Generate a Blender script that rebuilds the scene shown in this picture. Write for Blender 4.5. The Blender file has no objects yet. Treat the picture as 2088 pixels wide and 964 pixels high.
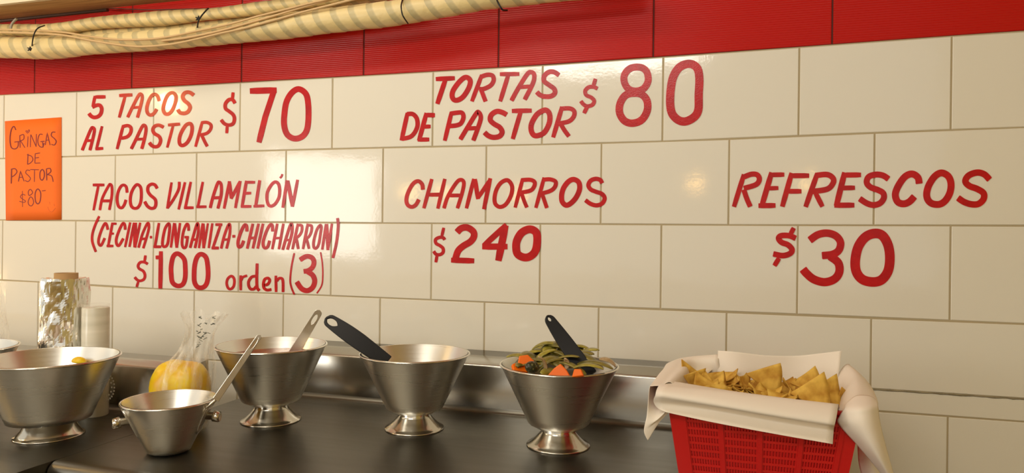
import bpy, math, random
from mathutils import Vector, Matrix, noise
random.seed(7)
PI = math.pi
S = bpy.context.scene
COL = S.collection

# ------------------------------------------------------------------ camera
CAM = Vector((2.1956, -1.6587, 1.3290))
FPX = 1400.0
RIGHT = Vector((0.958999, 0.283164, 0.011747))
FWD = Vector((-0.283178, 0.959067, -0.000524))
UP = Vector((-0.011415, -0.002824, 0.999931))
cd = bpy.data.cameras.new('camera'); cam = bpy.data.objects.new('camera', cd); COL.objects.link(cam)
cd.sensor_fit = 'HORIZONTAL'; cd.sensor_width = 36.0; cd.lens = 36.0 * FPX / 2088.0
cd.clip_start = 0.02
cam.matrix_world = Matrix(((RIGHT.x, UP.x, -FWD.x, CAM.x), (RIGHT.y, UP.y, -FWD.y, CAM.y),
                           (RIGHT.z, UP.z, -FWD.z, CAM.z), (0, 0, 0, 1)))
S.camera = cam

# ------------------------------------------------------------------ world, lights, exposure
S.view_settings.view_transform = 'Standard'; S.view_settings.look = 'None'
S.view_settings.gamma = 1.0; S.view_settings.use_curve_mapping = False
S.view_settings.exposure = 0.31
W = bpy.data.worlds.new('world'); S.world = W; W.use_nodes = True
W.node_tree.nodes['Background'].inputs[0].default_value = (1.0, 0.955, 0.85, 1)
W.node_tree.nodes['Background'].inputs[1].default_value = 0.68

def area(name, loc, target, sx, sy, power, col):
    l = bpy.data.lights.new(name, 'AREA'); l.shape = 'RECTANGLE'; l.size = sx; l.size_y = sy
    l.energy = power; l.color = col
    o = bpy.data.objects.new(name, l); COL.objects.link(o); o.location = loc
    d = Vector(target) - Vector(loc); o.rotation_euler = d.to_track_quat('-Z', 'Y').to_euler()
    return o
area('daylight_from_street', (-0.70, -3.0, 1.55), (1.15, 0.0, 1.4), 0.80, 0.75, 12.5, (1.0, 0.97, 0.90))
area('daylight_over_awning', (1.4, -3.05, 2.60), (1.4, 0.0, 1.5), 1.4, 0.22, 13, (1.0, 0.96, 0.88))
area('added_overhead_key', (0.95, -1.15, 2.74), (1.15, 0.0, 1.35), 1.3, 0.25, 9, (1.0, 0.92, 0.76))  # added key light from overhead to brighten the wall, no fixture built

wl = bpy.data.lights.new('added_warm_fill', 'POINT'); wl.energy = 19; wl.color = (1.0, 0.62, 0.25); wl.shadow_soft_size = 0.12  # added fill out of view, warms the lower left tiles
wo = bpy.data.objects.new('added_warm_fill', wl); COL.objects.link(wo); wo.location = (-1.25, -0.75, 1.08)

# ------------------------------------------------------------------ helpers
def ray(px, py):
    return RIGHT * ((px - 1044) / FPX) + FWD - UP * ((py - 482) / FPX)
def at(px, py, Y=0.0):                       # point of the plane Y = const seen at a photo pixel
    d = ray(px, py); return CAM + d * ((Y - CAM.y) / d.y)
def atz(px, py, Z):
    d = ray(px, py); return CAM + d * ((Z - CAM.z) / d.z)

def mat(name, col, rough=0.5, metal=0.0, **k):
    m = bpy.data.materials.new(name); m.use_nodes = True
    b = m.node_tree.nodes['Principled BSDF']
    b.inputs['Base Color'].default_value = (*col, 1); b.inputs['Roughness'].default_value = rough
    b.inputs['Metallic'].default_value = metal
    for q, v in k.items(): b.inputs[q.replace('_', ' ')].default_value = v
    return m
def N(m, t, **k):
    n = m.node_tree.nodes.new(t)
    for a, v in k.items(): setattr(n, a, v)
    return n
def L(m, a, b): m.node_tree.links.new(a, b)
def BS(m): return m.node_tree.nodes['Principled BSDF']
def coords(m, kind='Object', scale=(1, 1, 1)):
    t = N(m, 'ShaderNodeTexCoord'); mp = N(m, 'ShaderNodeMapping'); mp.inputs['Scale'].default_value = scale
    L(m, t.outputs[kind], mp.inputs[0]); return mp.outputs[0]
def noise_col(m, c1, c2, scale=8, detail=3, vec=None, lo=0.35, hi=0.65):
    n = N(m, 'ShaderNodeTexNoise'); n.inputs['Scale'].default_value = scale; n.inputs['Detail'].default_value = detail
    if vec is not None: L(m, vec, n.inputs['Vector'])
    r = N(m, 'ShaderNodeValToRGB'); r.color_ramp.elements[0].position = lo; r.color_ramp.elements[1].position = hi
    r.color_ramp.elements[0].color = (*c1, 1); r.color_ramp.elements[1].color = (*c2, 1)
    L(m, n.outputs[0], r.inputs[0]); L(m, r.outputs[0], BS(m).inputs['Base Color']); return n, r
def bump(m, h, strength=0.2, dist=0.002, base=None):
    b = N(m, 'ShaderNodeBump'); b.inputs['Strength'].default_value = strength; b.inputs['Distance'].default_value = dist
    L(m, h, b.inputs['Height'])
    if base is not None: L(m, base, b.inputs['Normal'])
    L(m, b.outputs[0], BS(m).inputs['Normal']); return b.outputs[0]

class MB:
    def __init__(s): s.v = []; s.f = []; s.mi = []; s.sm = []; s.uv = None
    def add(s, vs, fs, mi=0, smooth=False):
        o = len(s.v); s.v += [tuple(p) for p in vs]
        for f in fs: s.f.append(tuple(i + o for i in f)); s.mi.append(mi); s.sm.append(smooth)
    def box(s, x0, x1, y0, y1, z0, z1, mi=0):
        s.add([(x0,y0,z0),(x1,y0,z0),(x1,y1,z0),(x0,y1,z0),(x0,y0,z1),(x1,y0,z1),(x1,y1,z1),(x0,y1,z1)],
              [(0,3,2,1),(4,5,6,7),(0,1,5,4),(1,2,6,5),(2,3,7,6),(3,0,4,7)], mi)
    def grid(s, rows, closed_u=False, closed_v=False, mi=0, smooth=True):
        n = len(rows); m = len(rows[0]); vs = [p for r in rows for p in r]; fs = []
        for i in range(n - (0 if closed_v else 1)):
            for j in range(m - (0 if closed_u else 1)):
                a = i * m + j; b = i * m + (j + 1) % m; c = ((i + 1) % n) * m + (j + 1) % m; d = ((i + 1) % n) * m + j
                fs.append((a, b, c, d))
        s.add(vs, fs, mi, smooth)
    def lathe(s, prof, seg=64, c=(0, 0, 0), mi=0, smooth=True):
        rows = [[(c[0] + r * math.cos(2*PI*k/seg), c[1] + r * math.sin(2*PI*k/seg), c[2] + z) for k in range(seg)] for r, z in prof]
        s.grid(rows, closed_u=True, mi=mi, smooth=smooth)
    def build(s, name, mats, parent=None, loc=None):
        me = bpy.data.meshes.new(name); me.from_pydata(s.v, [], s.f)
        if not isinstance(mats, (list, tuple)): mats = [mats]
        for m in mats: me.materials.append(m)
        for p, i, t in zip(me.polygons, s.mi, s.sm): p.material_index = i; p.use_smooth = t
        me.update()
        o = bpy.data.objects.new(name, me); COL.objects.link(o)
        if parent is not None: o.parent = parent
        if loc is not None: o.location = loc
        return o
def fixn(o):
    import bmesh
    b = bmesh.new(); b.from_mesh(o.data); bmesh.ops.recalc_face_normals(b, faces=b.faces); b.to_mesh(o.data); b.free(); return o
def thing(name, label, cat, loc=(0, 0, 0), group=None):
    o = bpy.data.objects.new(name, None); COL.objects.link(o); o.location = loc
    o.empty_display_size = 0.02
    o['label'] = label; o['category'] = cat
    if group: o['group'] = group
    return o
def tag(o, label, cat, group=None):
    o['label'] = label; o['category'] = cat
    if group: o['group'] = group
    return o
def struct(o): o['kind'] = 'structure'; return o
def cat(pts, n=8, closed=False):             # catmull-rom
    P = [Vector(p) for p in pts]; out = []; k = len(P)
    for i in range(k if closed else k - 1):
        if closed: a, b, c, d = P[(i-1) % k], P[i], P[(i+1) % k], P[(i+2) % k]
        else: a, b, c, d = P[max(i-1, 0)], P[i], P[i+1], P[min(i+2, k-1)]
        for j in range(n):
            t = j / n
            out.append(0.5 * ((2*b) + (c - a)*t + (2*a - 5*b + 4*c - d)*t*t + (3*b - a - 3*c + d)*t*t*t))
    if not closed: out.append(P[-1])
    return out
def interp(xs, ys, x):
    if x <= xs[0]: return ys[0]
    for i in range(len(xs) - 1):
        if x <= xs[i+1]: return ys[i] + (ys[i+1] - ys[i]) * (x - xs[i]) / (xs[i+1] - xs[i])
    return ys[-1]
def tube(mb, pts, rad, seg=12, mi=0, caps=True):
    n = len(pts); rows = []; up = Vector((0, 0, 1))
    for i, p in enumerate(pts):
        t = (pts[min(i+1, n-1)] - pts[max(i-1, 0)]).normalized()
        a = t.cross(up)
        if a.length < 1e-4: a = t.cross(Vector((0, 1, 0)))
        a.normalize(); b = a.cross(t)
        r = rad[i] if isinstance(rad, (list, tuple)) else rad
        rows.append([p + a * (r * math.cos(2*PI*k/seg)) + b * (r * math.sin(2*PI*k/seg)) for k in range(seg)])
    mb.grid(rows, closed_u=True, mi=mi)
    if caps:
        o = len(mb.v) - n * seg
        mb.f.append(tuple(range(o + seg - 1, o - 1, -1))); mb.mi.append(mi); mb.sm.append(False)
        o2 = len(mb.v) - seg
        mb.f.append(tuple(range(o2, o2 + seg))); mb.mi.append(mi); mb.sm.append(False)

# ------------------------------------------------------------------ materials
M = {}
m = M['tile'] = mat('white_glazed_tile', (0.80, 0.765, 0.66), 0.085, Specular_IOR_Level=0.55)
v = coords(m); n = N(m, 'ShaderNodeTexNoise'); n.inputs['Scale'].default_value = 140; n.inputs['Detail'].default_value = 1
L(m, v, n.inputs['Vector'])
n2 = N(m, 'ShaderNodeTexNoise'); n2.inputs['Scale'].default_value = 14; n2.inputs['Detail'].default_value = 1; L(m, v, n2.inputs['Vector'])
b1 = bump(m, n2.outputs[0], 0.10, 0.004); bump(m, n.outputs[0], 0.06, 0.001, b1)
m = M['red_tile'] = mat('red_embossed_tile', (0.50, 0.008, 0.005), 0.20, Specular_IOR_Level=0.30)
v = coords(m)
sep = N(m, 'ShaderNodeSeparateXYZ'); L(m, v, sep.inputs[0])
wz = N(m, 'ShaderNodeTexWave', bands_direction='Z'); wz.inputs['Scale'].default_value = 60; L(m, v, wz.inputs['Vector'])
def math_n(m, op, a, b=None, c=None):
    q = N(m, 'ShaderNodeMath', operation=op)
    for i, x in enumerate((a, b, c)):
        if x is None: continue
        if isinstance(x, (int, float)): q.inputs[i].default_value = x
        else: L(m, x, q.inputs[i])
    return q.outputs[0]
pp = math_n(m, 'PINGPONG', sep.outputs[0], 0.045)
zz = math_n(m, 'ADD', sep.outputs[2], pp)
st = math_n(m, 'PINGPONG', zz, 0.012)
gt = math_n(m, 'GREATER_THAN', st, 0.0078)
nz = N(m, 'ShaderNodeTexNoise'); nz.inputs['Scale'].default_value = 26; L(m, v, nz.inputs['Vector'])
ms = math_n(m, 'GREATER_THAN', nz.outputs[0], 0.56)
ch = math_n(m, 'MULTIPLY', gt, ms)
hh = math_n(m, 'MULTIPLY_ADD', ch, 3.0, wz.outputs['Fac'])
bump(m, hh, 0.45, 0.0014)
M['grout'] = mat('grout', (0.44, 0.36, 0.22), 0.85); M['dark_grout'] = mat('dark_red_grout', (0.09, 0.012, 0.008), 0.85)
M['caulk'] = mat('dirty_caulk', (0.16, 0.13, 0.07), 0.8)
noise_col(M['caulk'], (0.14, 0.11, 0.06), (0.42, 0.37, 0.24), 40)
m = M['paint'] = mat('red_sign_paint', (0.60, 0.010, 0.010), 0.22, Specular_IOR_Level=0.28)
v = coords(m, scale=(1, 1, 1)); noise_col(m, (0.44, 0.002, 0.003), (0.56, 0.004, 0.004), 35, 4, v)
n = N(m, 'ShaderNodeTexNoise'); n.inputs['Scale'].default_value = 320; L(m, v, n.inputs['Vector']); bump(m, n.outputs[0], 0.18, 0.001)
M['orange'] = mat('orange_paper', (0.98, 0.165, 0.002), 0.7)
M['marker'] = mat('purple_red_marker', (0.20, 0.008, 0.012), 0.6)
M['faint'] = mat('faded_marker', (0.78, 0.13, 0.01), 0.7)

def brushed(name, col, rough, zs=(5, 5, 700), st=0.08, aniso=0.0):
    m = mat(name, col, rough, 1.0)
    v = coords(m, scale=zs); n = N(m, 'ShaderNodeTexNoise'); n.inputs['Scale'].default_value = 1.0; n.inputs['Detail'].default_value = 4
    L(m, v, n.inputs['Vector'])
    r = N(m, 'ShaderNodeMapRange'); r.inputs[3].default_value = rough - st; r.inputs[4].default_value = rough + st
    L(m, n.outputs[0], r.inputs[0]); L(m, r.outputs[0], BS(m).inputs['Roughness'])
    bump(m, n.outputs[0], 0.025, 0.0005)
    return m
M['steel_bowl'] = brushed('brushed_steel_bowl', (0.80, 0.78, 0.72), 0.30)
M['steel_foot'] = mat('polished_steel', (0.60, 0.56, 0.48), 0.16, 1.0)
M['steel_rim'] = mat('polished_rim', (0.75, 0.71, 0.62), 0.18, 1.0)
M['counter'] = brushed('worn_counter_steel', (0.165, 0.155, 0.13), 0.36, (3, 60, 3), 0.06)
M['splash'] = brushed('backsplash_steel', (0.48, 0.46, 0.41), 0.24, (3, 60, 60), 0.06)
M['steel_handle'] = brushed('ladle_steel', (0.66, 0.63, 0.56), 0.30, (60, 60, 60))
M['black'] = mat('black_plastic', (0.010, 0.010, 0.011), 0.45, Specular_IOR_Level=0.3)
m = M['tape'] = mat('pipe_wrap_tape', (0.74, 0.60, 0.28), 0.42)
t = N(m, 'ShaderNodeUVMap'); t.uv_map = 'wrap'
sp = N(m, 'ShaderNodeSeparateXYZ'); L(m, t.outputs[0], sp.inputs[0])
fr = math_n(m, 'FRACT', sp.outputs[0])
rp = N(m, 'ShaderNodeValToRGB'); rp.color_ramp.interpolation = 'LINEAR'
e = rp.color_ramp.elements; e[0].position = 0.0; e[0].color = (0.52, 0.44, 0.23, 1); e[1].position = 0.30; e[1].color = (0.55, 0.46, 0.24, 1)
q = e.new(0.40); q.color = (0.76, 0.61, 0.30, 1); q = e.new(0.95); q.color = (0.76, 0.60, 0.28, 1)
L(m, fr, rp.inputs[0]); L(m, rp.outputs[0], BS(m).inputs['Base Color'])
n = N(m, 'ShaderNodeTexNoise'); n.inputs['Scale'].default_value = 60; L(m, coords(m), n.inputs['Vector']); bump(m, n.outputs[0], 0.35, 0.004)
M['cable'] = mat('tan_cable', (0.62, 0.42, 0.20), 0.45)
M['wire'] = mat('dark_wire', (0.10, 0.05, 0.035), 0.5)
m = M['board'] = mat('wooden_board_shaded', (0.50, 0.30, 0.13), 0.5); noise_col(m, (0.42, 0.24, 0.10), (0.58, 0.36, 0.16), 3, 5, coords(m, scale=(2, 30, 30)))  # brown tone carries the shade under the board
M['board_edge'] = mat('cream_board_edge', (0.80, 0.70, 0.52), 0.5)
M['strap'] = mat('grey_strap', (0.35, 0.31, 0.24), 0.6)
m = M['foil'] = mat('aluminium_foil', (0.80, 0.78, 0.72), 0.16, 1.0)
M['core'] = mat('cardboard_core', (0.42, 0.25, 0.10), 0.8)
m = M['film'] = mat('wound_plastic_film', (0.78, 0.74, 0.62), 0.22); noise_col(m, (0.60, 0.57, 0.44), (0.84, 0.80, 0.68), 3, 3, coords(m, scale=(1, 1, 10)))
M['clear'] = mat('clear_plastic', (0.95, 0.93, 0.86), 0.12)
def clearmat(name, col, alpha):
    m = mat(name, col, 0.14); BS(m).inputs['Alpha'].default_value = alpha; return m
M['clear'] = clearmat('clear_plastic', (0.95, 0.90, 0.78), 0.16)
m = M['clear_bag'] = clearmat('clear_bag', (0.98, 0.93, 0.80), 0.25)
n = N(m, 'ShaderNodeTexNoise'); n.inputs['Scale'].default_value = 1; n.inputs['Detail'].default_value = 3; L(m, coords(m, scale=(60, 60, 12)), n.inputs['Vector'])
r = N(m, 'ShaderNodeMapRange'); r.inputs[1].default_value = 0.42; r.inputs[2].default_value = 0.72; r.inputs[3].default_value = 0.03; r.inputs[4].default_value = 0.50
L(m, n.outputs[0], r.inputs[0]); L(m, r.outputs[0], BS(m).inputs['Alpha']); bump(m, n.outputs[0], 0.5, 0.006)
M['print'] = mat('dark_green_print', (0.13, 0.13, 0.09), 0.5)
M['white_print'] = mat('white_print', (0.72, 0.70, 0.62), 0.5)
m = M['fruit'] = mat('peeled_yellow_fruit', (0.82, 0.46, 0.015), 0.35, Subsurface_Weight=0.15)
noise_col(m, (0.82, 0.46, 0.004), (0.90, 0.66, 0.010), 30, 4, coords(m)); BS(m).inputs['Subsurface Radius'].default_value = (0.01, 0.006, 0.001)
M['salsa'] = mat('red_salsa', (0.22, 0.035, 0.01), 0.25); noise_col(M['salsa'], (0.13, 0.015, 0.006), (0.40, 0.10, 0.02), 60, 4, coords(M['salsa']))
M['carrot'] = mat('pickled_carrot', (0.90, 0.165, 0.004), 0.4, Specular_IOR_Level=0.3)
m = M['pepper'] = mat('pickled_green_pepper', (0.17, 0.15, 0.025), 0.32); noise_col(m, (0.09, 0.085, 0.012), (0.32, 0.25, 0.045), 30, 3, coords(m))
m = M['pepper2'] = mat('yellow_green_pepper', (0.34, 0.30, 0.03), 0.32); noise_col(m, (0.20, 0.17, 0.02), (0.50, 0.42, 0.06), 40, 3, coords(m))
m = M['onion'] = mat('pickled_onion', (0.50, 0.36, 0.18), 0.35); noise_col(m, (0.40, 0.27, 0.12), (0.60, 0.46, 0.27), 60, 3, coords(m))
m = M['dark_pepper'] = mat('dark_pepper', (0.05, 0.05, 0.01), 0.3); noise_col(m, (0.022, 0.024, 0.006), (0.30, 0.28, 0.12), 220, 2, coords(m), 0.55, 0.75)
m = M['chip'] = mat('tortilla_chip', (0.70, 0.42, 0.06), 0.55); noise_col(m, (0.56, 0.27, 0.020), (0.86, 0.54, 0.085), 55, 4, coords(m))
n = N(m, 'ShaderNodeTexNoise'); n.inputs['Scale'].default_value = 160; bump(m, n.outputs[0], 0.4, 0.002)
m = M['paper'] = mat('white_butcher_paper', (0.86, 0.78, 0.66), 0.6); BS(m).inputs['Subsurface Weight'].default_value = 0.0
n = N(m, 'ShaderNodeTexNoise'); n.inputs['Scale'].default_value = 18; L(m, coords(m), n.inputs['Vector']); bump(m, n.outputs[0], 0.12, 0.006)
M['basket'] = mat('red_plastic', (0.62, 0.010, 0.008), 0.32)
M['floor'] = mat('grey_floor', (0.36, 0.33, 0.28), 0.5)
M['ceiling'] = mat('cream_ceiling', (0.60, 0.52, 0.40), 0.7)
M['plaster'] = mat('yellow_plaster', (0.60, 0.50, 0.18), 0.7)
M['dark_steel'] = mat('cabinet_steel', (0.25, 0.23, 0.18), 0.4, 1.0)
def emis(name, col, s):
    m = mat(name, col, 0.3); BS(m).inputs['Emission Color'].default_value = (*col, 1); BS(m).inputs['Emission Strength'].default_value = s; return m
M['bulb'] = emis('warm_bulb', (1.0, 0.58, 0.18), 12)
M['bulb_hot'] = emis('bright_warm_bulb', (1.0, 0.62, 0.20), 210)

# ------------------------------------------------------------------ the tiled wall
ZO = 1.76
def line(pts):
    q = sorted([(at(x, y).x, at(x, y).z) for x, y in pts]); xs = [a for a, b in q]; zs = [b for a, b in q]
    return lambda x: interp(xs, zs, x)
Z0 = line([(8,193),(156,187),(678,158),(1107,133),(1352,116),(1630,96),(1941,73),(2088,63)])
Z1 = line([(8,323),(155,319),(488,308.5),(677,303.5),(881,299),(1105,295),(1351,288.5),(1488,283.5),(1628,277),(1784,271),(1939,265),(2088,259)])
Z2 = line([(8,448.5),(155,450),(400,452),(582,453),(780,455),(990,456),(1225,457),(1485,459),(1782,459.5),(2088,460)])
Z3 = line([(8,571),(153,579),(230,585),(395,592),(577,599),(775,607),(988,616),(1221,626),(1347,630),(1482,637),(1625,641),(1777,649),(1937,654),(2088,661)])
Z4 = line([(440,734.5),(1450,815),(1790,838),(1933,849),(2088,859)])
rows = [lambda x, k=k: 2.15 + (k - 1) * 0.40 for k in range(3)]
ZL = [lambda x: 2.80, lambda x: 2.53, lambda x: 2.145, Z0, Z1, Z2, Z3, Z4] + [(lambda x, k=k: Z4(x) - 0.2 * k) for k in range(1, 5)] + [lambda x: -0.02]
def xjoint(tops, bots):
    d = {}
    for u, x, y in tops + bots: d.setdefault(u, []).append(at(x, y).x)
    return {u: sum(v) / len(v) for u, v in d.items()}
J1 = xjoint([(0,8,193),(1,156,187),(2,313.5,178),(3,489.5,168),(4,678,158),(5,883.5,147),(6,1107,133),(7,1352.5,116),(8,1631,96),(9,1941.5,73)],
            [(1,155,319),(3,488.5,308.5),(4,677,303.5),(5,881.5,299),(6,1105,295),(7,1351,289),(8,1628,277),(9,1939,265)])
J2 = xjoint([(1,235,316),(2,400,311.5),(3,583,307),(4,781,301),(5,992,297),(6,1226.5,292.5),(7,1488,283.5),(8,1784,271)],
            [(2,400,452),(3,582,453),(4,780,455),(5,990,456),(6,1225,457),(7,1485,459),(8,1782,459.5)])
J3 = xjoint([(0,6,448),(1,154,450),(2,313,451),(3,487.5,452),(4,676,454),(5,881,455.5),(6,1102,457),(7,1349,458),(8,1628,459),(9,1939,460)],
            [(0,3,571),(1,153,579),(3,485,595.5),(4,674,603),(5,878,611),(6,1100,620),(7,1347,630),(8,1625,641),(9,1937,654)])
J4 = xjoint([(1,230,585),(2,396,592),(3,577.5,599),(4,775,607),(5,988,616),(6,1221,626),(7,1482,637),(8,1777,649)], [(1,228,690),(8,1775.5,788)])
J5 = xjoint([(9,1933,849)], [(9,1932,960)])
JR = xjoint([(0,70,189),(1,268,181),(2,492,168),(3,741,154),(4,1016,138),(5,1332,118),(6,1697,91)], [])
def joints(J, step):
    ks = sorted(J); xs = [J[k] for k in ks]
    a = xs[0]
    while a > -1.4: a -= step; xs.insert(0, a)
    b = xs[-1]
    while b < 4.3: b += step; xs.append(b)
    return xs
base5 = J5[9]
RJ = [joints({0: 0.31}, 0.386), joints({0: 0.12}, 0.386), joints(JR, 0.386), joints(J1, 0.297), joints(J2, 0.297), joints(J3, 0.297),
      joints(J4, 0.297), joints({k: base5 - (9 - k) * 0.297 for k in range(10)}, 0.297)]
RJ += [joints({0: J4[1]}, 0.297), joints({0: base5}, 0.297), joints({0: J4[1]}, 0.297), joints({0: base5}, 0.297)]
mb = MB(); G = 0.0013; BV = 0.0016
rnd = random.Random(3)
def tile(x0, x1, z00, z01, z10, z11, mi):   # z00/z01 bottom at x0/x1; z10/z11 top
    a = G
    out = [(x0 + a, 0.0018, z00 + a), (x1 - a, 0.0018, z01 + a), (x1 - a, 0.0018, z11 - a), (x0 + a, 0.0018, z10 - a)]
    c = G + BV; w = [rnd.uniform(-0.00035, 0.00035) for _ in range(3)]
    tx, tz = w[0], w[1]
    inn = [(x0 + c, -tx - tz, z00 + c), (x1 - c, tx - tz, z01 + c), (x1 - c, tx + tz, z11 - c), (x0 + c, -tx + tz, z10 - c)]
    mb.add(out + inn, [(4, 5, 6, 7), (0, 1, 5, 4), (1, 2, 6, 5), (2, 3, 7, 6), (3, 0, 4, 7)], mi)
XCUT = J4[8]
CZ = line([(1780,793),(1900,801),(2000,807.5),(2088,813)])
for r in range(len(ZL) - 1):
    top, bot = ZL[r], ZL[r + 1]
    xs = RJ[r]
    for x0, x1 in zip(xs[:-1], xs[1:]):
        # split long tiles where the row line bends so joints stay straight
        if r == 6 and x0 > XCUT - 0.01:
            tile(x0, x1, CZ(x0), CZ(x1), top(x0), top(x1), 0); continue
        tile(x0, x1, bot(x0), bot(x1), top(x0), top(x1), 1 if r <= 2 else 0)
tile(XCUT, 4.2, Z4(XCUT), Z4(4.2), CZ(XCUT), CZ(4.2), 0)
mb.box(-1.6, 4.6, 0.0014, 0.12, -0.02, 2.80, 2)
nb = 60
for i in range(nb):
    xa, xb_ = -1.5 + 6 * i / nb, -1.5 + 6 * (i + 1) / nb
    mb.add([(xa, 0.0013, Z0(xa) + 0.0006), (xb_, 0.0013, Z0(xb_) + 0.0006), (xb_, 0.0013, 2.8), (xa, 0.0013, 2.8)], [(0, 1, 2, 3)], 3)
wall = struct(mb.build('wall_back', [M['tile'], M['red_tile'], M['grout'], M['dark_grout']]))
mb = MB()
pts = [Vector((XCUT + 0.002 + i * 0.012, -0.0006, CZ(XCUT + i * 0.012))) for i in range(140)]
for p in pts: p.z += rnd.uniform(-0.0012, 0.0012)
tube(mb, pts, [rnd.uniform(0.0008, 0.0026) for _ in pts], 6)
o = mb.build('trim_1', M['caulk']); struct(o)

mb = MB(); mb.box(-3.5, 3.6, -3.2, 0.12, -0.06, 0.0); struct(mb.build('floor', M['floor']))
mb = MB(); mb.box(-1.6, 4.6, -3.1, 0.12, 2.80, 2.86); struct(mb.build('ceiling', M['ceiling']))
mb = MB(); mb.box(3.5, 3.6, -3.1, 0.0, 0.0, 2.80); struct(mb.build('wall_right', M['plaster']))  # unseen wall set close to cut light and bounce yellow onto the tiles
mb = MB(); mb.box(-1.6, 3.6, -3.2, -3.1, 0.0, 1.05); struct(mb.build('wall_front_light_block', M['plaster']))  # low unseen parapet added to block low light from the open front

# ------------------------------------------------------------------ painted lettering
LAY = [0]
def ribbon(mb, pts, w, closed=False, Y=-0.0006, th=0.0006):
    """pts: photo pixels on the wall, w: width in pixels; one raised brush stroke"""
    n = len(pts); P = [Vector((p[0], p[1])) for p in pts]
    LAY[0] = (LAY[0] + 1) % 7
    y1 = Y - th - 0.00004 * LAY[0]
    Ls = []; Rs = []
    for i in range(n):
        a = P[(i - 1) % n] if (closed or i > 0) else P[i]; b = P[(i + 1) % n] if (closed or i < n - 1) else P[i]
        t = (b - a).normalized(); nn = Vector((-t.y, t.x))
        hw = w / 2
        if not closed:
            e = min(i, n - 1 - i)
            if e == 0: hw *= 0.86
        Ls.append(P[i] + nn * hw); Rs.append(P[i] - nn * hw)
    A = [at(p.x, p.y, y1) for p in Ls]; B = [at(p.x, p.y, y1) for p in Rs]
    a0 = [Vector((p.x, 0.0006, p.z)) for p in A]; b0 = [Vector((p.x, 0.0006, p.z)) for p in B]
    vs = A + B + a0 + b0; fs = []
    for i in range(n if closed else n - 1):
        j = (i + 1) % n
        fs += [(i, j, n + j, n + i), (2*n + j, j, i, 2*n + i)[::-1], (n + j, 3*n + j, 3*n + i, n + i)[::-1]]
    if not closed: fs += [(0, n, 3*n, 2*n), (n - 1, 3*n - 1, 4*n - 1, 2*n - 1)]
    mb.add(vs, fs)
def strokes(name, ox, oy, sc, spec, parent, material, Y=-0.0002, th=0.0006):
    mb = MB(); done = []
    def flush():
        if not mb.v: return
        o = mb.build(name, material, parent); fixn(o); done.append(o)
        if parent is not None: o.matrix_parent_inverse = Matrix.Translation(parent.location).inverted()
    for s in spec:
        if s == '|': flush(); mb = MB(); continue      # next word
        if s[0] == '@': ox, oy, sc = s[1:]; continue
        kind, w, pts = s[0], s[1], s[2:]
        pp = [(ox + x / sc, oy + y / sc, 0) for x, y in pts]
        if kind == 'l':
            q = []
            for a, b in zip(pp[:-1], pp[1:]):
                for k in range(4): q.append((a[0] + (b[0]-a[0]) * k / 4, a[1] + (b[1]-a[1]) * k / 4))
            q.append(pp[-1][:2]); ribbon(mb, q, w / sc, False, Y, th)
        elif kind == 's': ribbon(mb, [p[:2] for p in cat(pp, 7)], w / sc, False, Y, th)
        else: ribbon(mb, [p[:2] for p in cat(pp, 7, True)], w / sc, True, Y, th)
    flush(); return done[-1]
def menu(label, px, py):
    p = at(px, py); return thing('painted_menu_sign', label, 'painted sign', (p.x, 0, p.z), 'painted menu prices on the tiles')
P = M['paint']
t = menu('red painted menu line 5 TACOS AL PASTOR $70 below the red tiles', 400, 300)
strokes('lettering', 160, 175, 6.886, [
 ('l',52,(234,156),(380,154)),('l',46,(232,140),(200,296)),('s',54,(192,300),(255,272),(300,275),(325,320),(312,390),(270,432),(215,442),(172,420),(145,385)),
 '|',('l',50,(570,136),(755,126)),('l',44,(655,140),(570,445)),
 ('s',44,(688,442),(760,290),(845,130),(882,120),(892,180),(860,320),(825,446)),('l',38,(745,308),(870,297)),
 ('s',48,(1132,214),(1112,150),(1075,118),(1030,135),(985,210),(958,310),(968,380),(1010,410),(1060,385),(1098,325)),
 ('c',50,(1290,102),(1240,150),(1204,240),(1188,330),(1215,388),(1260,395),(1310,350),(1350,260),(1368,160),(1340,105)),
 ('s',54,(1618,132),(1560,92),(1495,97),(1462,150),(1485,205),(1540,250),(1565,300),(1540,358),(1490,385),(1425,375),(1392,330)),
 '|',('s',44,(50,905),(100,780),(175,605),(205,588),(222,620),(205,720),(158,905)),('l',38,(110,772),(210,762)),
 ('l',40,(330,565),(250,885)),('l',44,(235,886),(345,876)),
 '|',('l',44,(628,552),(540,888)),('s',48,(620,572),(690,557),(735,590),(728,660),(680,715),(600,735)),
 ('s',44,(738,885),(800,760),(890,575),(928,555),(946,610),(925,740),(885,885)),('l',38,(810,752),(930,742)),
 ('s',50,(1195,582),(1130,552),(1070,567),(1043,615),(1065,668),(1130,710),(1152,770),(1125,838),(1075,855),(1025,835),(992,795)),
 ('l',46,(1255,550),(1425,536)),('l',42,(1330,550),(1245,868)),
 ('c',52,(1550,530),(1500,560),(1440,660),(1415,750),(1425,820),(1470,835),(1530,790),(1580,690),(1595,590),(1580,540)),
 ('l',44,(1738,502),(1642,855)),('s',46,(1725,517),(1800,512),(1858,548),(1852,610),(1800,665),(1710,690)),('s',46,(1728,690),(1770,780),(1808,850))], t, P)
strokes('price', 440, 165, 7.143, [
 ('l',45,(250,165),(240,260)),('s',52,(278,325),(245,275),(190,272),(140,330),(140,400),(190,440),(250,490),(270,550),(250,620),(190,642),(125,622),(75,565)),('l',46,(165,660),(158,762)),
 ('l',92,(495,146),(886,134)),('l',84,(845,105),(840,160),(720,520),(626,895)),
 ('c',86,(1210,118),(1110,168),(1030,300),(998,480),(995,650),(1040,780),(1140,838),(1250,812),(1322,720),(1347,560),(1345,340),(1312,190))], t, P)
t = menu('red painted menu line TORTAS DE PASTOR $80, uppermost on the wall', 1050, 285)
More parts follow.
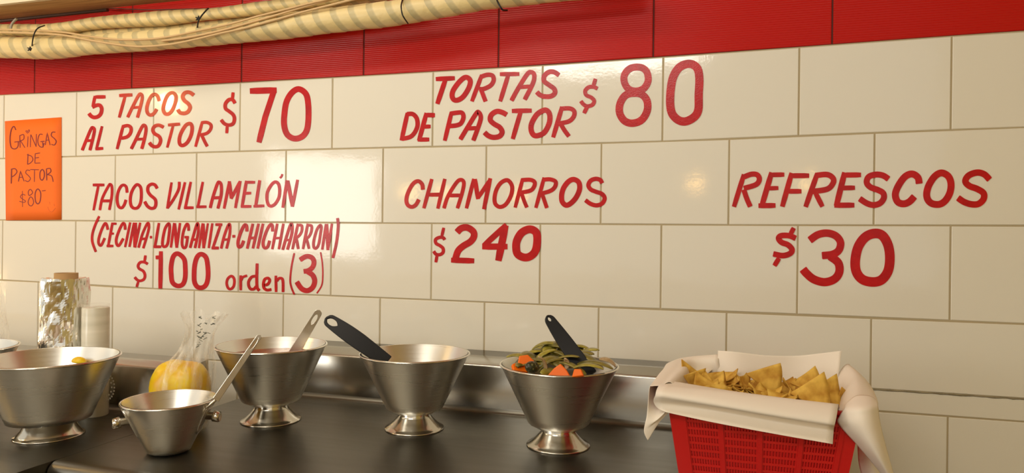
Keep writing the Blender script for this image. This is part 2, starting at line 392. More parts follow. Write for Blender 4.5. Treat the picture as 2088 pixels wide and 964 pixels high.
strokes('lettering', 810, 130, 5.673, [
 ('l',54,(445,176),(665,166)),('l',56,(558,178),(462,464)),
 ('c',58,(790,155),(720,205),(650,300),(633,370),(658,417),(710,415),(770,370),(830,270),(842,190)),
 ('l',50,(978,128),(862,435)),('s',52,(970,150),(1040,127),(1100,137),(1115,190),(1080,250),(1000,290),(945,292)),('s',50,(968,295),(1000,380),(1022,436)),
 ('@',1010,130,5.673),
 ('l',50,(52,120),(278,118)),('l',52,(152,120),(55,435)),
 ('s',52,(185,427),(260,290),(370,118),(420,98),(450,132),(432,230),(338,415)),('l',46,(270,272),(405,260)),
 ('s',56,(737,132),(680,96),(620,95),(567,140),(565,200),(620,245),(680,290),(687,340),(642,375),(570,378),(515,360),(478,325)),
 '|',('@',810,130,5.673),
 ('l',52,(118,568),(48,888)),('s',52,(110,582),(180,582),(228,640),(228,740),(162,838),(50,868)),
 ('l',54,(338,568),(250,890)),('l',54,(325,592),(434,594)),('l',48,(300,728),(386,724)),('l',50,(235,877),(370,875)),
 '|',
 ('l',50,(628,556),(548,890)),('s',52,(612,577),(690,565),(748,567),(765,620),(735,688),(680,712),(598,720)),
 ('s',52,(728,875),(800,755),(910,578),(943,562),(966,620),(940,720),(878,888)),('l',48,(800,748),(930,742)),
 ('s',60,(1266,590),(1215,562),(1150,550),(1088,590),(1076,650),(1120,695),(1185,735),(1212,790),(1180,838),(1110,850),(1050,830),(1008,792)),
 ('@',1010,130,5.673),
 ('l',54,(190,545),(420,541)),('l',54,(295,545),(200,870)),
 ('c',62,(560,538),(480,587),(420,690),(415,770),(445,825),(500,828),(570,790),(622,690),(630,600),(605,547)),
 ('l',54,(772,496),(668,852)),('s',52,(755,520),(860,516),(912,550),(905,612),(850,665),(740,690)),('s',52,(752,690),(800,770),(852,840))], t, P)
strokes('price', 1010, 130, 5.673, [
 ('l',46,(1158,172),(1132,262)),('s',46,(1182,287),(1135,267),(1080,270),(1040,310),(1050,360),(1110,390),(1143,430),(1120,475),(1060,490),(1015,465),(988,430)),('l',48,(1065,490),(1025,572))], t, P)
strokes('price', 1240, 110, 6.024, [
 ('c',86,(370,160),(275,175),(208,240),(195,330),(240,420),(330,455),(430,428),(488,340),(482,240),(440,182)),
 ('c',92,(330,480),(220,502),(150,600),(140,720),(200,820),(300,850),(410,810),(478,700),(478,580),(420,502)),
 ('c',102,(1000,120),(880,160),(800,280),(768,440),(762,620),(790,740),(870,815),(960,825),(1060,770),(1108,680),(1112,500),(1120,300),(1092,172))], t, P)
t = menu('red painted menu entry TACOS VILLAMELON with bracketed list and $100 orden (3)', 430, 590)
strokes('lettering', 180, 345, 9.491, [
 ('l',58,(85,303),(308,303)),('l',52,(192,320),(100,795)),
 ('s',52,(222,792),(270,560),(390,322),(428,292),(455,350),(452,520),(405,788)),('l',58,(255,612),(445,610)),
 ('s',56,(748,454),(735,350),(690,305),(630,330),(575,440),(555,580),(580,710),(640,747),(692,690),(727,588)),
 ('c',58,(950,295),(890,340),(830,460),(810,600),(830,710),(890,755),(960,735),(1010,640),(1025,480),(1010,350)),
 ('s',62,(1332,372),(1290,305),(1225,287),(1160,330),(1150,420),(1200,500),(1290,580),(1305,670),(1280,740),(1210,755),(1140,710),(1088,622)),
 '|',('l',52,(1610,252),(1525,762)),('s',56,(1760,240),(1745,390),(1640,590),(1528,748)),
 ('l',54,(1870,248),(1745,778)),('l',54,(1982,242),(1880,720),(1872,760)),('l',58,(1850,745),(2036,743)),('@',390,345,9.078),
 ('l',52,(212,232),(120,700)),('l',54,(92,696),(280,692)),
 ('s',58,(348,718),(400,510),(480,272),(518,238),(553,300),(550,480),(490,728)),('l',58,(390,530),(550,522)),
 ('l',56,(605,728),(705,220)),('l',66,(700,222),(740,540)),('l',62,(735,545),(905,220)),('l',58,(905,215),(815,718)),
 ('l',60,(1020,210),(938,695)),('l',56,(1000,240),(1178,240)),('l',54,(975,445),(1106,440)),('l',56,(915,688),(1110,687)),
 ('l',60,(1265,202),(1188,695)),('l',56,(1150,685),(1352,676)),
 ('c',60,(1550,235),(1480,290),(1410,420),(1400,560),(1430,660),(1490,680),(1560,630),(1620,520),(1635,380),(1610,270)),
 ('s',38,(1682,88),(1670,130),(1638,162)),
 ('l',60,(1772,202),(1692,712)),('l',68,(1782,208),(1870,690)),('l',56,(1966,192),(1870,695))], t, P)
strokes('lettering', 180, 435, 8.031, [
 ('s',40,(178,45),(110,190),(65,340),(65,470),(122,630)),
 ('s',44,(318,268),(300,192),(270,165),(215,270),(168,420),(172,500),(210,520),(268,402)),
 ('l',44,(395,150),(322,545)),('l',40,(380,168),(460,168)),('l',38,(350,330),(416,330)),('l',44,(298,533),(408,532)),
 ('s',44,(602,268),(595,190),(565,162),(510,260),(458,410),(462,500),(500,525),(572,408)),
 ('l',40,(684,145),(600,552)),
 ('l',44,(748,150),(672,548)),('l',62,(768,150),(762,555)),('l',42,(848,150),(762,560)),
 ('s',42,(820,562),(880,350),(955,180),(985,167),(988,250),(950,400),(897,572)),('l',40,(865,420),(955,410)),
 ('l',44,(1006,388),(1042,388)),'|',
 ('l',44,(1155,155),(1088,550)),('l',48,(1065,545),(1192,545)),
 ('c',46,(1310,168),(1255,250),(1218,420),(1215,520),(1250,545),(1295,500),(1322,330),(1330,210)),
 ('l',42,(1405,155),(1350,560)),('l',52,(1412,160),(1448,562)),('l',42,(1500,155),(1447,562)),
 ('s',44,(1642,285),(1635,192),(1605,180),(1555,300),(1532,470),(1552,558),(1598,540),(1625,375)),('l',44,(1573,388),(1645,390)),
 ('s',46,(1665,565),(1715,380),(1775,182),(1798,190),(1797,320),(1745,568)),('l',42,(1705,430),(1785,425)),
 ('l',42,(1872,160),(1810,568)),('l',52,(1880,165),(1888,570)),('l',38,(1957,160),(1890,570)),
 ('l',42,(2030,160),(1970,568)),('@',430,435,7.733),
 ('l',46,(68,176),(178,176)),('l',46,(152,180),(28,550)),('l',50,(8,545),(125,545)),
 ('s',44,(160,555),(210,350),(275,182),(300,195),(292,350),(245,555)),('l',38,(200,415),(285,407)),
 ('l',46,(336,360),(384,360)),'|',
 ('s',50,(565,285),(560,200),(530,182),(480,270),(428,430),(435,525),(480,510),(515,428)),
 ('l',46,(660,160),(570,555)),('l',46,(750,160),(660,552)),('l',42,(600,390),(705,382)),('l',46,(820,160),(735,555)),
 ('s',48,(970,285),(965,190),(930,182),(870,290),(822,450),(838,538),(890,530),(925,428)),
 ('l',44,(1045,160),(965,565)),('l',44,(1142,160),(1070,565)),('l',38,(1000,390),(1095,385)),
 ('s',48,(1130,575),(1190,370),(1253,182),(1280,192),(1272,330),(1205,572)),('l',38,(1175,422),(1255,416)),
 ('l',46,(1372,160),(1285,565)),('s',44,(1368,187),(1430,192),(1430,280),(1390,350),(1320,402)),('l',46,(1348,400),(1377,562)),
 ('l',46,(1527,160),(1450,562)),('s',44,(1523,187),(1585,197),(1580,290),(1540,370),(1480,402)),('l',46,(1508,400),(1547,558)),
 ('c',46,(1720,187),(1670,260),(1622,430),(1622,530),(1660,548),(1700,480),(1730,300),(1740,215)),
 ('l',46,(1815,165),(1755,572)),('l',54,(1825,165),(1845,578)),('l',42,(1907,160),(1845,578)),
 ('s',46,(1994,72),(2006,200),(1980,450),(1923,705))], t, P)
strokes('price', 265, 505, 9.64, [
 ('l',52,(302,148),(285,262)),('s',56,(350,320),(280,282),(200,287),(158,350),(180,410),(260,460),(293,540),(270,620),(190,650),(130,622),(90,575)),('l',52,(160,670),(130,772)),
 ('l',84,(606,68),(594,802)),('l',78,(502,190),(612,186)),
 ('c',90,(940,115),(850,170),(808,350),(808,520),(833,680),(930,748),(1032,720),(1080,600),(1085,400),(1060,220)),
 ('c',92,(1400,125),(1320,178),(1272,330),(1258,520),(1268,680),(1330,772),(1430,778),(1500,710),(1532,560),(1525,350),(1490,188))], t, P)
strokes('lettering', 450, 505, 9.18, [
 ('c',50,(190,530),(130,580),(110,670),(140,755),(190,770),(240,720),(255,620),(235,555)),
 ('l',52,(372,515),(372,795)),('s',46,(382,612),(412,550),(492,520)),
 ('s',54,(652,530),(580,545),(525,620),(520,700),(555,768),(620,770),(662,720)),('s',56,(680,292),(672,560),(680,740),(722,802)),
 ('s',54,(812,700),(880,680),(915,610),(880,567),(820,592),(797,680),(812,758),(870,790),(947,778)),
 ('l',52,(1030,520),(1035,828)),('s',52,(1048,622),(1090,572),(1148,580),(1165,660),(1165,830))], t, P)
strokes('price', 450, 505, 9.18, [
 ('s',36,(1376,100),(1325,350),(1300,600),(1322,740),(1376,872)),
 ('s',92,(1480,228),(1600,162),(1700,182),(1745,260),(1720,360),(1640,425),(1550,442)),('s',96,(1620,445),(1718,512),(1758,620),(1720,740),(1620,802),(1510,762),(1420,635)),
 ('s',28,(1868,82),(1900,280),(1910,500),(1890,700),(1798,852))], t, P)
t = menu('red painted menu entry CHAMORROS $240 in the middle of the wall', 1000, 535)
strokes('lettering', 815, 350, 9.491, [
 ('s',76,(447,348),(430,240),(350,180),(250,240),(162,400),(127,540),(152,640),(230,680),(310,640),(370,535)),
 ('l',74,(620,140),(465,708)),('l',74,(872,136),(735,714)),('l',78,(560,446),(830,441)),
 ('s',74,(855,710),(930,480),(1090,220),(1178,155),(1240,210),(1210,400),(1115,710)),('l',74,(940,460),(1190,456)),
 ('l',78,(1435,136),(1290,710)),('l',86,(1455,140),(1515,530)),('l',80,(1512,510),(1755,145)),('l',84,(1752,125),(1628,726)),
 ('c',80,(2060,162),(1950,222),(1870,350),(1835,500),(1850,620),(1930,680),(2030,650),(2110,550),(2165,420),(2175,290),(2130,197)),('@',1025,350,9.491),
 ('l',76,(388,128),(240,695)),('s',80,(365,162),(530,155),(617,202),(600,300),(520,370),(290,412)),('s',74,(368,430),(420,580),(468,692)),
 ('l',76,(802,110),(640,700)),('s',80,(800,152),(920,147),(1022,192),(1010,290),(920,370),(715,430)),('s',76,(765,440),(810,570),(854,702)),
 ('c',100,(1370,148),(1270,192),(1180,310),(1140,450),(1152,580),(1230,648),(1330,600),(1430,480),(1488,330),(1468,202)),
 ('s',84,(1922,224),(1890,162),(1800,137),(1702,172),(1657,260),(1702,340),(1800,385),(1920,430),(1972,510),(1930,608),(1820,650),(1700,620),(1598,548))], t, P)
strokes('price', 875, 450, 8.7, [
 ('l',56,(258,122),(225,268)),('s',60,(275,338),(250,302),(190,292),(115,330),(122,400),(190,440),(245,490),(245,560),(190,600),(120,592),(80,538)),('l',56,(138,618),(118,738)),
 ('s',118,(492,205),(570,132),(680,122),(780,190),(792,280),(730,370),(600,450),(510,540),(458,700)),('l',100,(388,697),(798,710)),
 ('l',104,(1372,72),(968,442)),('l',112,(940,457),(1388,457)),('l',130,(1352,78),(1226,710)),
 ('c',140,(1760,152),(1640,212),(1560,340),(1542,470),(1570,590),(1680,648),(1790,630),(1880,540),(1915,380),(1907,232),(1850,167))], t, P)
t = menu('red painted menu entry REFRESCOS $30, farthest right on the wall', 1730, 580)
strokes('lettering', 1485, 340, 7.457, [
 ('l',76,(238,114),(85,608)),('s',80,(235,155),(350,112),(440,122),(472,190),(420,270),(235,327)),('s',78,(235,345),(280,480),(335,606)),
 ('l',86,(660,84),(505,608)),('l',72,(635,122),(852,118)),('l',66,(600,327),(762,322)),('l',80,(458,590),(718,587)),
 ('l',82,(965,92),(820,606)),('l',78,(945,135),(1230,134)),('l',74,(890,372),(1112,372)),
 ('l',82,(1355,98),(1175,610)),('s',86,(1325,132),(1500,117),(1592,172),(1592,250),(1500,340),(1255,377)),('l',78,(1325,395),(1432,606)),
 ('l',90,(1770,84),(1642,596)),('l',80,(1735,125),(2019,122)),('l',74,(1705,322),(1927,318)),('l',82,(1612,584),(1917,582)),('@',1755,340,7.457),
 ('s',92,(425,187),(340,132),(230,117),(122,152),(92,240),(150,310),(260,350),(342,400),(350,480),(290,555),(190,580),(90,552),(-18,482)),
 ('s',106,(890,258),(870,162),(780,108),(672,152),(572,290),(527,420),(562,530),(650,562),(740,530),(818,448)),
 ('c',106,(1230,92),(1130,142),(1042,270),(1004,400),(1022,500),(1090,560),(1200,568),(1290,510),(1358,390),(1373,250),(1330,142)),
 ('s',98,(1962,196),(1880,114),(1770,87),(1642,132),(1592,220),(1652,290),(1770,335),(1868,400),(1868,490),(1790,563),(1680,568),(1570,532),(1478,470))], t, P)
strokes('price', 1565, 460, 7.415, [
 ('l',72,(398,32),(350,122)),('s',86,(428,192),(330,152),(210,150),(167,190),(210,250),(310,290),(370,360),(340,420),(230,452),(85,425)),('l',74,(175,490),(103,606)),
 ('s',114,(636,222),(760,137),(900,112),(1030,152),(1103,250),(1078,370),(980,433),(822,452)),('s',126,(940,458),(1068,560),(1085,700),(1010,808),(860,853),(700,810),(590,722),(535,655)),
 ('c',146,(1620,117),(1480,172),(1372,320),(1327,520),(1342,690),(1430,808),(1580,850),(1720,820),(1820,690),(1850,500),(1825,300),(1740,152))], t, P)

# ------------------------------------------------------------------ orange paper sign
pa = at(68, 345)
t = thing('paper_sign', 'orange paper sign reading Gringas de Pastor $80, stuck on the tiles', 'sign', (pa.x, 0, pa.z))
mb = MB(); cs = [at(*c, -0.0012) for c in ((10, 247), (125.5, 239), (125.5, 448), (12, 449))]
R_ = []
for i in range(9):
    a = i / 8; r = []
    for j in range(7):
        b = j / 6; p = cs[0].lerp(cs[1], b).lerp(cs[3].lerp(cs[2], b), a); p.y -= 0.0009 * math.sin(b * PI); r.append(p - t.location)
    R_.append(r)
mb.grid(R_); o = fixn(mb.build('sheet', M['orange'], t)); md = o.modifiers.new('thick', 'SOLIDIFY'); md.thickness = 0.0004; md.offset = 1
HW = [('s',9,(138,150),(120,118),(97,150),(86,230),(97,300),(130,315),(155,295),(160,255)),('l',8,(125,255),(168,250)),
 ('l',8,(172,195),(175,305)),('s',8,(172,200),(205,190),(207,228),(178,245)),('l',8,(180,245),(218,305)),
 ('l',8,(245,205),(240,300)),('s',6,(240,178),(225,160),(235,156),(242,165),(252,148),(258,160),(240,178)),
 ('l',8,(268,190),(265,300)),('l',8,(270,190),(315,295)),('l',8,(318,185),(315,297)),
 ('s',8,(372,188),(345,190),(330,240),(340,285),(370,300),(386,262)),('l',9,(353,252),(390,248)),('l',9,(372,255),(378,302)),
 ('l',8,(395,282),(412,175),(437,282)),('l',7,(398,240),(430,236)),
 ('s',8,(482,168),(455,170),(448,200),(475,225),(490,250),(475,280),(448,275)),
 '|',('l',9,(245,358),(240,450)),('s',8,(235,365),(275,380),(287,410),(265,438),(238,450)),
 ('l',9,(308,355),(305,440)),('l',8,(305,358),(350,350)),('l',8,(305,395),(340,390)),('l',8,(303,440),(352,438)),
 '|',('l',9,(100,488),(97,618)),('s',8,(95,493),(130,488),(147,515),(125,545),(98,560)),
 ('l',8,(160,600),(178,508),(210,598)),('l',7,(165,565),(202,562)),
 ('s',8,(264,505),(235,500),(225,525),(250,550),(266,575),(245,600),(218,590)),
 ('l',8,(263,495),(340,497)),('l',8,(302,495),(300,603)),
 ('c',10,(368,495),(350,520),(350,570),(368,588),(385,560),(385,515)),
 ('l',9,(405,488),(408,590)),('s',8,(403,490),(436,485),(442,515),(410,540)),('s',8,(412,540),(450,552),(464,602)),
 '|',('s',7,(222,720),(195,712),(178,735),(200,755),(222,770),(210,782),(168,772)),('l',6,(195,682),(197,822)),
 ('c',8,(265,668),(247,690),(255,722),(285,698)),('c',8,(265,735),(246,775),(254,805),(276,812),(293,785),(286,750)),
 ('c',10,(330,665),(308,700),(310,770),(330,795),(350,770),(355,700)),('l',7,(366,682),(398,678))]
o = strokes('handwriting', 0, 230, 4.286, HW, t, M['marker'], Y=-0.0022, th=0.0003)
o = strokes('smiley_drawing', 0, 230, 4.286, [('l',5,(430,775),(435,800)),('l',5,(470,795),(475,815)),('s',5,(415,820),(430,855),(455,862),(482,832))], t, M['faint'], Y=-0.0022, th=0.0003)
o['label'] = 'faded orange smiling face'

# ------------------------------------------------------------------ pipes, cables, ties and the board above
def pipe(label, spec, Y, wrap, seed, dia_scale=1.0):
    pts = cat([(x, y, w) for x, y, w in spec], 26)
    P3 = []; rad = []
    for x, y, w in pts:
        p = at(x, y, Y); P3.append(p)
        depth = (p - CAM).dot(FWD); rad.append(w * 0.5 * depth / FPX * dia_scale)
    # resample by arc length
    acc = [0]
    for a, b in zip(P3[:-1], P3[1:]): acc.append(acc[-1] + (b - a).length)
    n = int(acc[-1] / 0.004); seg = 24; rn = random.Random(seed)
    mb = MB(); rows = []; U = []
    for i in range(n + 1):
        s = acc[-1] * i / n
        k = min(range(len(acc) - 1), key=lambda q: abs(acc[q] - s)) if False else 0
        lo = 0
        import bisect
        lo = max(0, min(len(acc) - 2, bisect.bisect_right(acc, s) - 1))
        f = (s - acc[lo]) / max(1e-9, acc[lo+1] - acc[lo])
        p = P3[lo].lerp(P3[lo+1], f); r = rad[lo] + (rad[lo+1] - rad[lo]) * f
        tt = (P3[lo+1] - P3[lo]).normalized(); a = tt.cross(Vector((0, 0, 1))).normalized(); b = a.cross(tt)
        row = []
        for j in range(seg):
            th = 2 * PI * j / seg
            u = s / wrap + 0.28 * math.sin(th + 0.4) + 0.25 * noise.noise(Vector((s * 3, seed, 0)))
            rr = r * (1 + 0.045 * ((u % 1) - 0.5) + 0.05 * noise.noise(Vector((s * 16, math.cos(th) * 1.2, math.sin(th) * 1.2 + seed))))
            row.append(p + a * (rr * math.cos(th)) + b * (rr * math.sin(th))); 
        rows.append(row); U.append(s / wrap + 0.25 * noise.noise(Vector((s * 3, seed, 0))))
    org = rows[0][0].copy(); org = P3[0]
    mb.grid([[q - org for q in r] for r in rows], closed_u=True)
    o = mb.build('insulated_pipe', M['tape'], None, org)
    me = o.data; uv = me.uv_layers.new(name='wrap')
    for li, lp in enumerate(me.loops):
        vi = lp.vertex_index; i, j = divmod(vi, seg); th = 2 * PI * j / seg
        uv.data[li].uv = (U[i] + 0.28 * math.sin(th + 0.4), j / seg)
    tag(o, label, 'pipe', 'tape-wrapped pipes along the wall'); return o
pipe('thick cream tape-wrapped pipe, lowest and longest of the bundle', [(-160,95,42),(-60,96,42),(30,97,43),(100,97,45),(200,90,40),(300,83,41),(400,75,40),(500,64,45),(600,51,50),(700,39,50),(800,27,50),(900,13,46),(1000,-5,46),(1100,-16,46),(1200,-26,46),(1300,-38,46)], -0.086, 0.052, 1)
pipe('thin tape-wrapped pipe, topmost of the bundle under the board', [(-160,64,24),(-60,62,24),(30,62,25),(110,60,24),(200,47,24),(280,41,28),(340,37,30),(400,31,24),(450,27,23),(500,21,26),(560,13,25),(640,2,26),(720,-12,26),(820,-28,26)], -0.076, 0.040, 2)
pipe('thin tape-wrapped pipe running between the upper and lower pipes', [(60,78,24),(150,74,26),(250,70,28),(340,64,28),(420,56,26),(500,45,26),(600,28,26),(680,12,24),(760,-6,24),(840,-20,24)], -0.044, 0.045, 3)
def cable(label, pts, Y, w, m='cable', name='cable', group='cables along the pipes'):
    P3 = [at(x, y, Y) for x, y, _ in cat([(x, y, 0) for x, y in pts], 8)]
    org = P3[0]; mb = MB(); tube(mb, [p - org for p in P3], w, 8)
    return tag(mb.build(name, M[m], None, org), label, 'cable', group)
cable('tan cable sagging across the pipes, upper of the three', [(-120,58),(0,60),(70,62),(130,66),(180,74),(240,80.5),(300,80),(350,74),(403,63),(469,49),(527,33),(580,20),(640,5),(720,-12)], -0.122, 0.0030)
cable('tan cable with the deepest sag across the pipes', [(-120,64),(0,66),(70,68),(130,72),(190,83),(240,91),(290,95),(350,90),(400,80),(450,68),(500,57),(560,41),(620,24),(680,9),(740,-6)], -0.122, 0.0032)
cable('tan cable riding between the two other cables on the pipes', [(330,83),(380,77),(440,65),(500,49),(560,32),(620,14),(690,-5)], -0.118, 0.0034)
cable('thin dark wire on the red tiles under the wooden board', [(180,14),(230,17),(300,20),(360,19),(410,18),(450,17)], -0.006, 0.0016, 'wire', 'wire', None)
def tie(label, pts, Y, w, tail=None, knot=None):
    c = at(*pts[0], Y); t = thing('cable_tie', label, 'cable tie', c, 'black ties around the pipes')
    P3 = [at(x, y, yy) - c for x, y, yy in cat(pts3(pts, Y), 6)]
    mb = MB(); tube(mb, P3, w, 6); mb.build('strap', M['black'], t)
    if knot:
        mb = MB(); k = at(*knot, Y - 0.012) - c
        for i in range(5):
            a = i * 1.3; tube(mb, [k, k + Vector((math.cos(a) * 0.009, -0.003, math.sin(a) * 0.007))], [0.0032, 0.0012], 6)
        mb.build('knot', M['black'], t)
    return t
def pts3(pts, Y):
    n = len(pts); return [(x, y, Y + 0.03 * (abs(2 * i / (n - 1) - 1)) ** 2.5) for i, (x, y) in enumerate(pts)]
tie('black tie looped over the pipes at their left end', [(91,52),(78,57),(71,66),(67,80),(65,97)], -0.143, 0.0018, knot=(62,100))
tie('black knotted tie on the two upper pipes below the board end', [(425,17),(417,25),(409,35),(404,45),(402,60)], -0.128, 0.0020, knot=(405,38))
tie('black tie around the thick pipe beside the red tile joint', [(821,-2),(818,12),(820,28),(825,38),(832,48)], -0.137, 0.0018)
tie('black tie around the thick pipe at its right end', [(1010,-8),(1014,2),(1019,12),(1025,20),(1034,21)], -0.135, 0.0022)
cable('grey strap hanging from the board onto the top pipe', [(34,38),(28,44),(24,50),(22,58),(25,62)], -0.115, 0.0035, 'strap', 'strap', None)
zb = at(190, 20, -0.05).z
yb = atz(50, 6, zb).y
mb = MB(); xr = 1.15
mb.box(-1.0, xr, yb, -0.05, zb, zb + 0.022, 0)
bo = mb.build('wooden_shelf', M['board']); bo['label'] = 'wooden shelf board, coloured brown for its shaded underside, above the pipes at upper left'; bo['category'] = 'shelf'
mb = MB(); mb.box(-1.0, xr, yb - 0.012, yb - 0.0003, zb - 0.001, zb + 0.03, 0); o = mb.build('front_strip', M['board_edge'], bo); o['label'] = 'cream front edge strip'
mb = MB(); tube(mb, [Vector((-1.0, -0.046, zb - 0.004)), Vector((0.46, -0.046, zb - 0.003))], 0.0055, 8)
tag(mb.build('rod', M['wire']), 'thin dark rod under the back edge of the wooden shelf', 'rod')

# ------------------------------------------------------------------ steel counters
ZC = 0.90
def counter(name, label, x0, x1, yb0, yf, zback, zfront, ledge, catname, rollx0=None):
    t = thing(name, label, catname, ((x0 + x1) / 2, (yb0 + yf) / 2, 0))
    off = -t.location
    rows = []
    ys = [yb0 + (yf + 0.022 - yb0) * i / 12 for i in range(13)]
    prof = [(yb0 - 0.0, ZC + 0.012), (yb0 - 0.003, ZC + 0.004), (yb0 - 0.012, ZC)] + [(y, ZC) for y in ys[1:]]
    for k in range(1, 9):
        a = k / 8 * PI * 0.5; prof.append((yf + 0.022 - 0.022 * math.sin(a), ZC - 0.022 + 0.022 * math.cos(a)))
    prof += [(yf, ZC - 0.06), (yf + 0.02, ZC - 0.062)]
    nx = 12
    rows = [[Vector((x0 + (x1 - x0) * i / nx, y, z)) + off for i in range(nx + 1)] for y, z in prof]
    mb = MB(); mb.grid(rows)
    for xe in (x0, x1): mb.box(xe - 0.0005, xe + 0.0005, yf + 0.02, yb0 - 0.012, ZC - 0.06, ZC - 0.0005)
    mb.v = [tuple(Vector(v)) for v in mb.v]
    for i in range(len(mb.v)):
        pass
    o = mb.build('worktop', M['counter'], t)
    # side plates were added in world space: shift them
    k = len(rows) * (nx + 1)
    for i in range(k, len(o.data.vertices)): o.data.vertices[i].co += off
    mb = MB()
    pr = [(yb0, ZC + 0.010), (yb0 + 0.0015, zfront - 0.004), (yb0 + 0.0035, zfront), (yb0 + 0.006, zfront + 0.0015)]
    pr += [(yb0 + (ledge - yb0) * 0.5, (zfront + zback) / 2 + 0.0007), (ledge, zback), (ledge, zback - 0.012)]
    R2 = [[Vector((x0 + (x1 - x0) * i / nx, y, z)) + off for i in range(nx + 1)] for y, z in pr]
    mb.grid(R2)
    nb = len(mb.v)
    for xe in (x0, x1):
        vs = [Vector((xe, y, z)) + off for y, z in ((yb0, ZC + 0.005), (yb0, zfront), (ledge, zback), (ledge, ZC + 0.005))]
        mb.add(vs, [(0, 1, 2, 3)])
    for p in mb.sm: pass
    mb.build('backsplash', M['splash'], t)
    mb = MB(); mb.box(x0 + 0.02, x1 - 0.004, yf + 0.04, yb0 - 0.02, 0.0, ZC - 0.063)
    o = mb.build('base_cabinet', M['dark_steel'], t)
    for v_ in o.data.vertices: v_.co += off
    return t
XS = 1.018
counter('steel_counter', 'right stainless steel counter with rolled front edge, under the three footed bowls', XS, 2.435, -0.076, -0.685, 1.038, 1.014, -0.0015, 'counter')
counter('steel_counter', 'left stainless steel counter standing off the wall, under the foil roll', -0.9, XS - 0.003, -0.340, -1.05, 1.021, 1.006, -0.262, 'counter')

# ------------------------------------------------------------------ bowls
def bowl(label, x, y, rr, h, rc, zc_, rn, rf, group='footed steel salsa bowls'):
    t = thing('salsa_bowl', label, 'bowl', (x, y, ZC), group)
    th = 0.0014; zn = 0.036 * h / 0.166
    mb = MB()
    body = [(0.0005, zn), (rn, zn), (rn + 0.010, zn + 0.0015), (rc * 0.80, zn + (zc_ - zn) * 0.40), (rc * 0.95, zn + (zc_ - zn) * 0.78), (rc, zc_)]
    for k in range(1, 9):
        f = k / 8; body.append((rc + (rr - rc) * f, zc_ + (h - zc_) * f))
    mb.lathe(body, 96)
    inner = [(max(0.0005, r - 2 * th), z + th * 1.5) for r, z in body[1:]][::-1] + [(0.0005, zn + th * 1.5)]
    mb.lathe(inner, 96)
    mb.build('bowl_body', M['steel_bowl'], t)
    mb = MB(); br = 0.0024
    mb.lathe([(rr + br * math.cos(a) , h + br * math.sin(a)) for a in [2 * PI * k / 10 for k in range(11)]], 96)
    mb.build('rim_bead', M['steel_rim'], t)
    mb = MB()
    ft = [(rn * 0.98, zn + 0.001), (rn * 0.99, zn - 0.004), (rn * 1.06, zn - 0.009), (rn + (rf - rn) * 0.35, zn * 0.48), (rn + (rf - rn) * 0.66, zn * 0.24),
          (rf * 0.93, 0.0042), (rf * 0.985, 0.0032), (rf, 0.0022), (rf, 0.0004), (rf * 0.95, 0.0004), (0.001, 0.0006)]
    mb.lathe(ft, 96); mb.build('foot', M['steel_foot'], t)
    return t
bowl('footed steel bowl holding red salsa and a steel ladle', 1.222, -0.300, 0.1215, 0.172, 0.066, 0.050, 0.036, 0.0668)
bowl('footed steel bowl with a black ladle leaning on its left rim', 1.560, -0.255, 0.1200, 0.166, 0.063, 0.048, 0.035, 0.0655)
bowl('footed steel bowl heaped with pickled vegetables', 1.891, -0.274, 0.1203, 0.165, 0.063, 0.048, 0.035, 0.0653)
bowl('large wide footed steel bowl at the front left of the counter', 0.862, -0.551, 0.1290, 0.1630, 0.077, 0.036, 0.044, 0.0648)
bowl('footed steel bowl cut off by the left edge, behind the large bowl', 0.560, -0.545, 0.1290, 0.1650, 0.077, 0.036, 0.044, 0.0648)

# small bucket with two knobs
bx, by = 1.176, -0.559
t = thing('ice_bucket', 'small plain steel bucket with two side knobs on the counter front', 'bucket', (bx, by, ZC))
mb = MB(); rb, rt, hb = 0.0365, 0.0850, 0.1010
body = [(0.0005, 0.0008), (rb - 0.004, 0.0006), (rb, 0.003)] + [(rb + (rt - rb) * (0.06 + 0.94 * k / 8), 0.004 + (hb - 0.004) * k / 8) for k in range(9)]
mb.lathe(body, 96); mb.lathe([(max(r - 0.0026, 0.0005), z + 0.002) for r, z in body[1:]][::-1] + [(0.0005, 0.003)], 96)
mb.build('bucket_body', M['steel_bowl'], t)
mb = MB(); mb.lathe([(rt + 0.0020 * math.cos(a), hb + 0.0020 * math.sin(a)) for a in [2 * PI * k / 10 for k in range(11)]], 96); mb.build('rim_bead', M['steel_rim'], t)
for sgn, ang in ((-1, math.radians(16.5 + 180 + 34)), (1, math.radians(16.5 + 4))):
    d = Vector((math.cos(ang), math.sin(ang), 0)); zk = 0.070; rk = rb + (rt - rb) * (zk / hb)
    mb = MB(); tube(mb, [d * (rk - 0.006) + Vector((0, 0, zk)), d * (rk + 0.013) + Vector((0, 0, zk - 0.001)), d * (rk + 0.014) + Vector((0, 0, zk - 0.001)), d * (rk + 0.025) + Vector((0, 0, zk - 0.003)), d * (rk + 0.027) + Vector((0, 0, zk - 0.003))], [0.0075, 0.0075, 0.0105, 0.0105, 0.0085], 20)
    mb.build('knob', M['steel_foot'], t)
    mb = MB(); rows = []
    for i in range(7):
        z = 0.035 + 0.058 * i / 6; rz = rb + (rt - rb) * (z / hb) + 0.0012; hw = 0.26 * math.sqrt(max(0.05, 1 - ((i - 4) / 4.6) ** 2))
        rows.append([Vector((math.cos(ang + hw * (j / 3 - 1)) * rz, math.sin(ang + hw * (j / 3 - 1)) * rz, z)) for j in range(7)])
    mb.grid(rows); o = mb.build('knob_plate', M['steel_bowl'], t); md = o.modifiers.new('thick', 'SOLIDIFY'); md.thickness = 0.0016; md.offset = 0

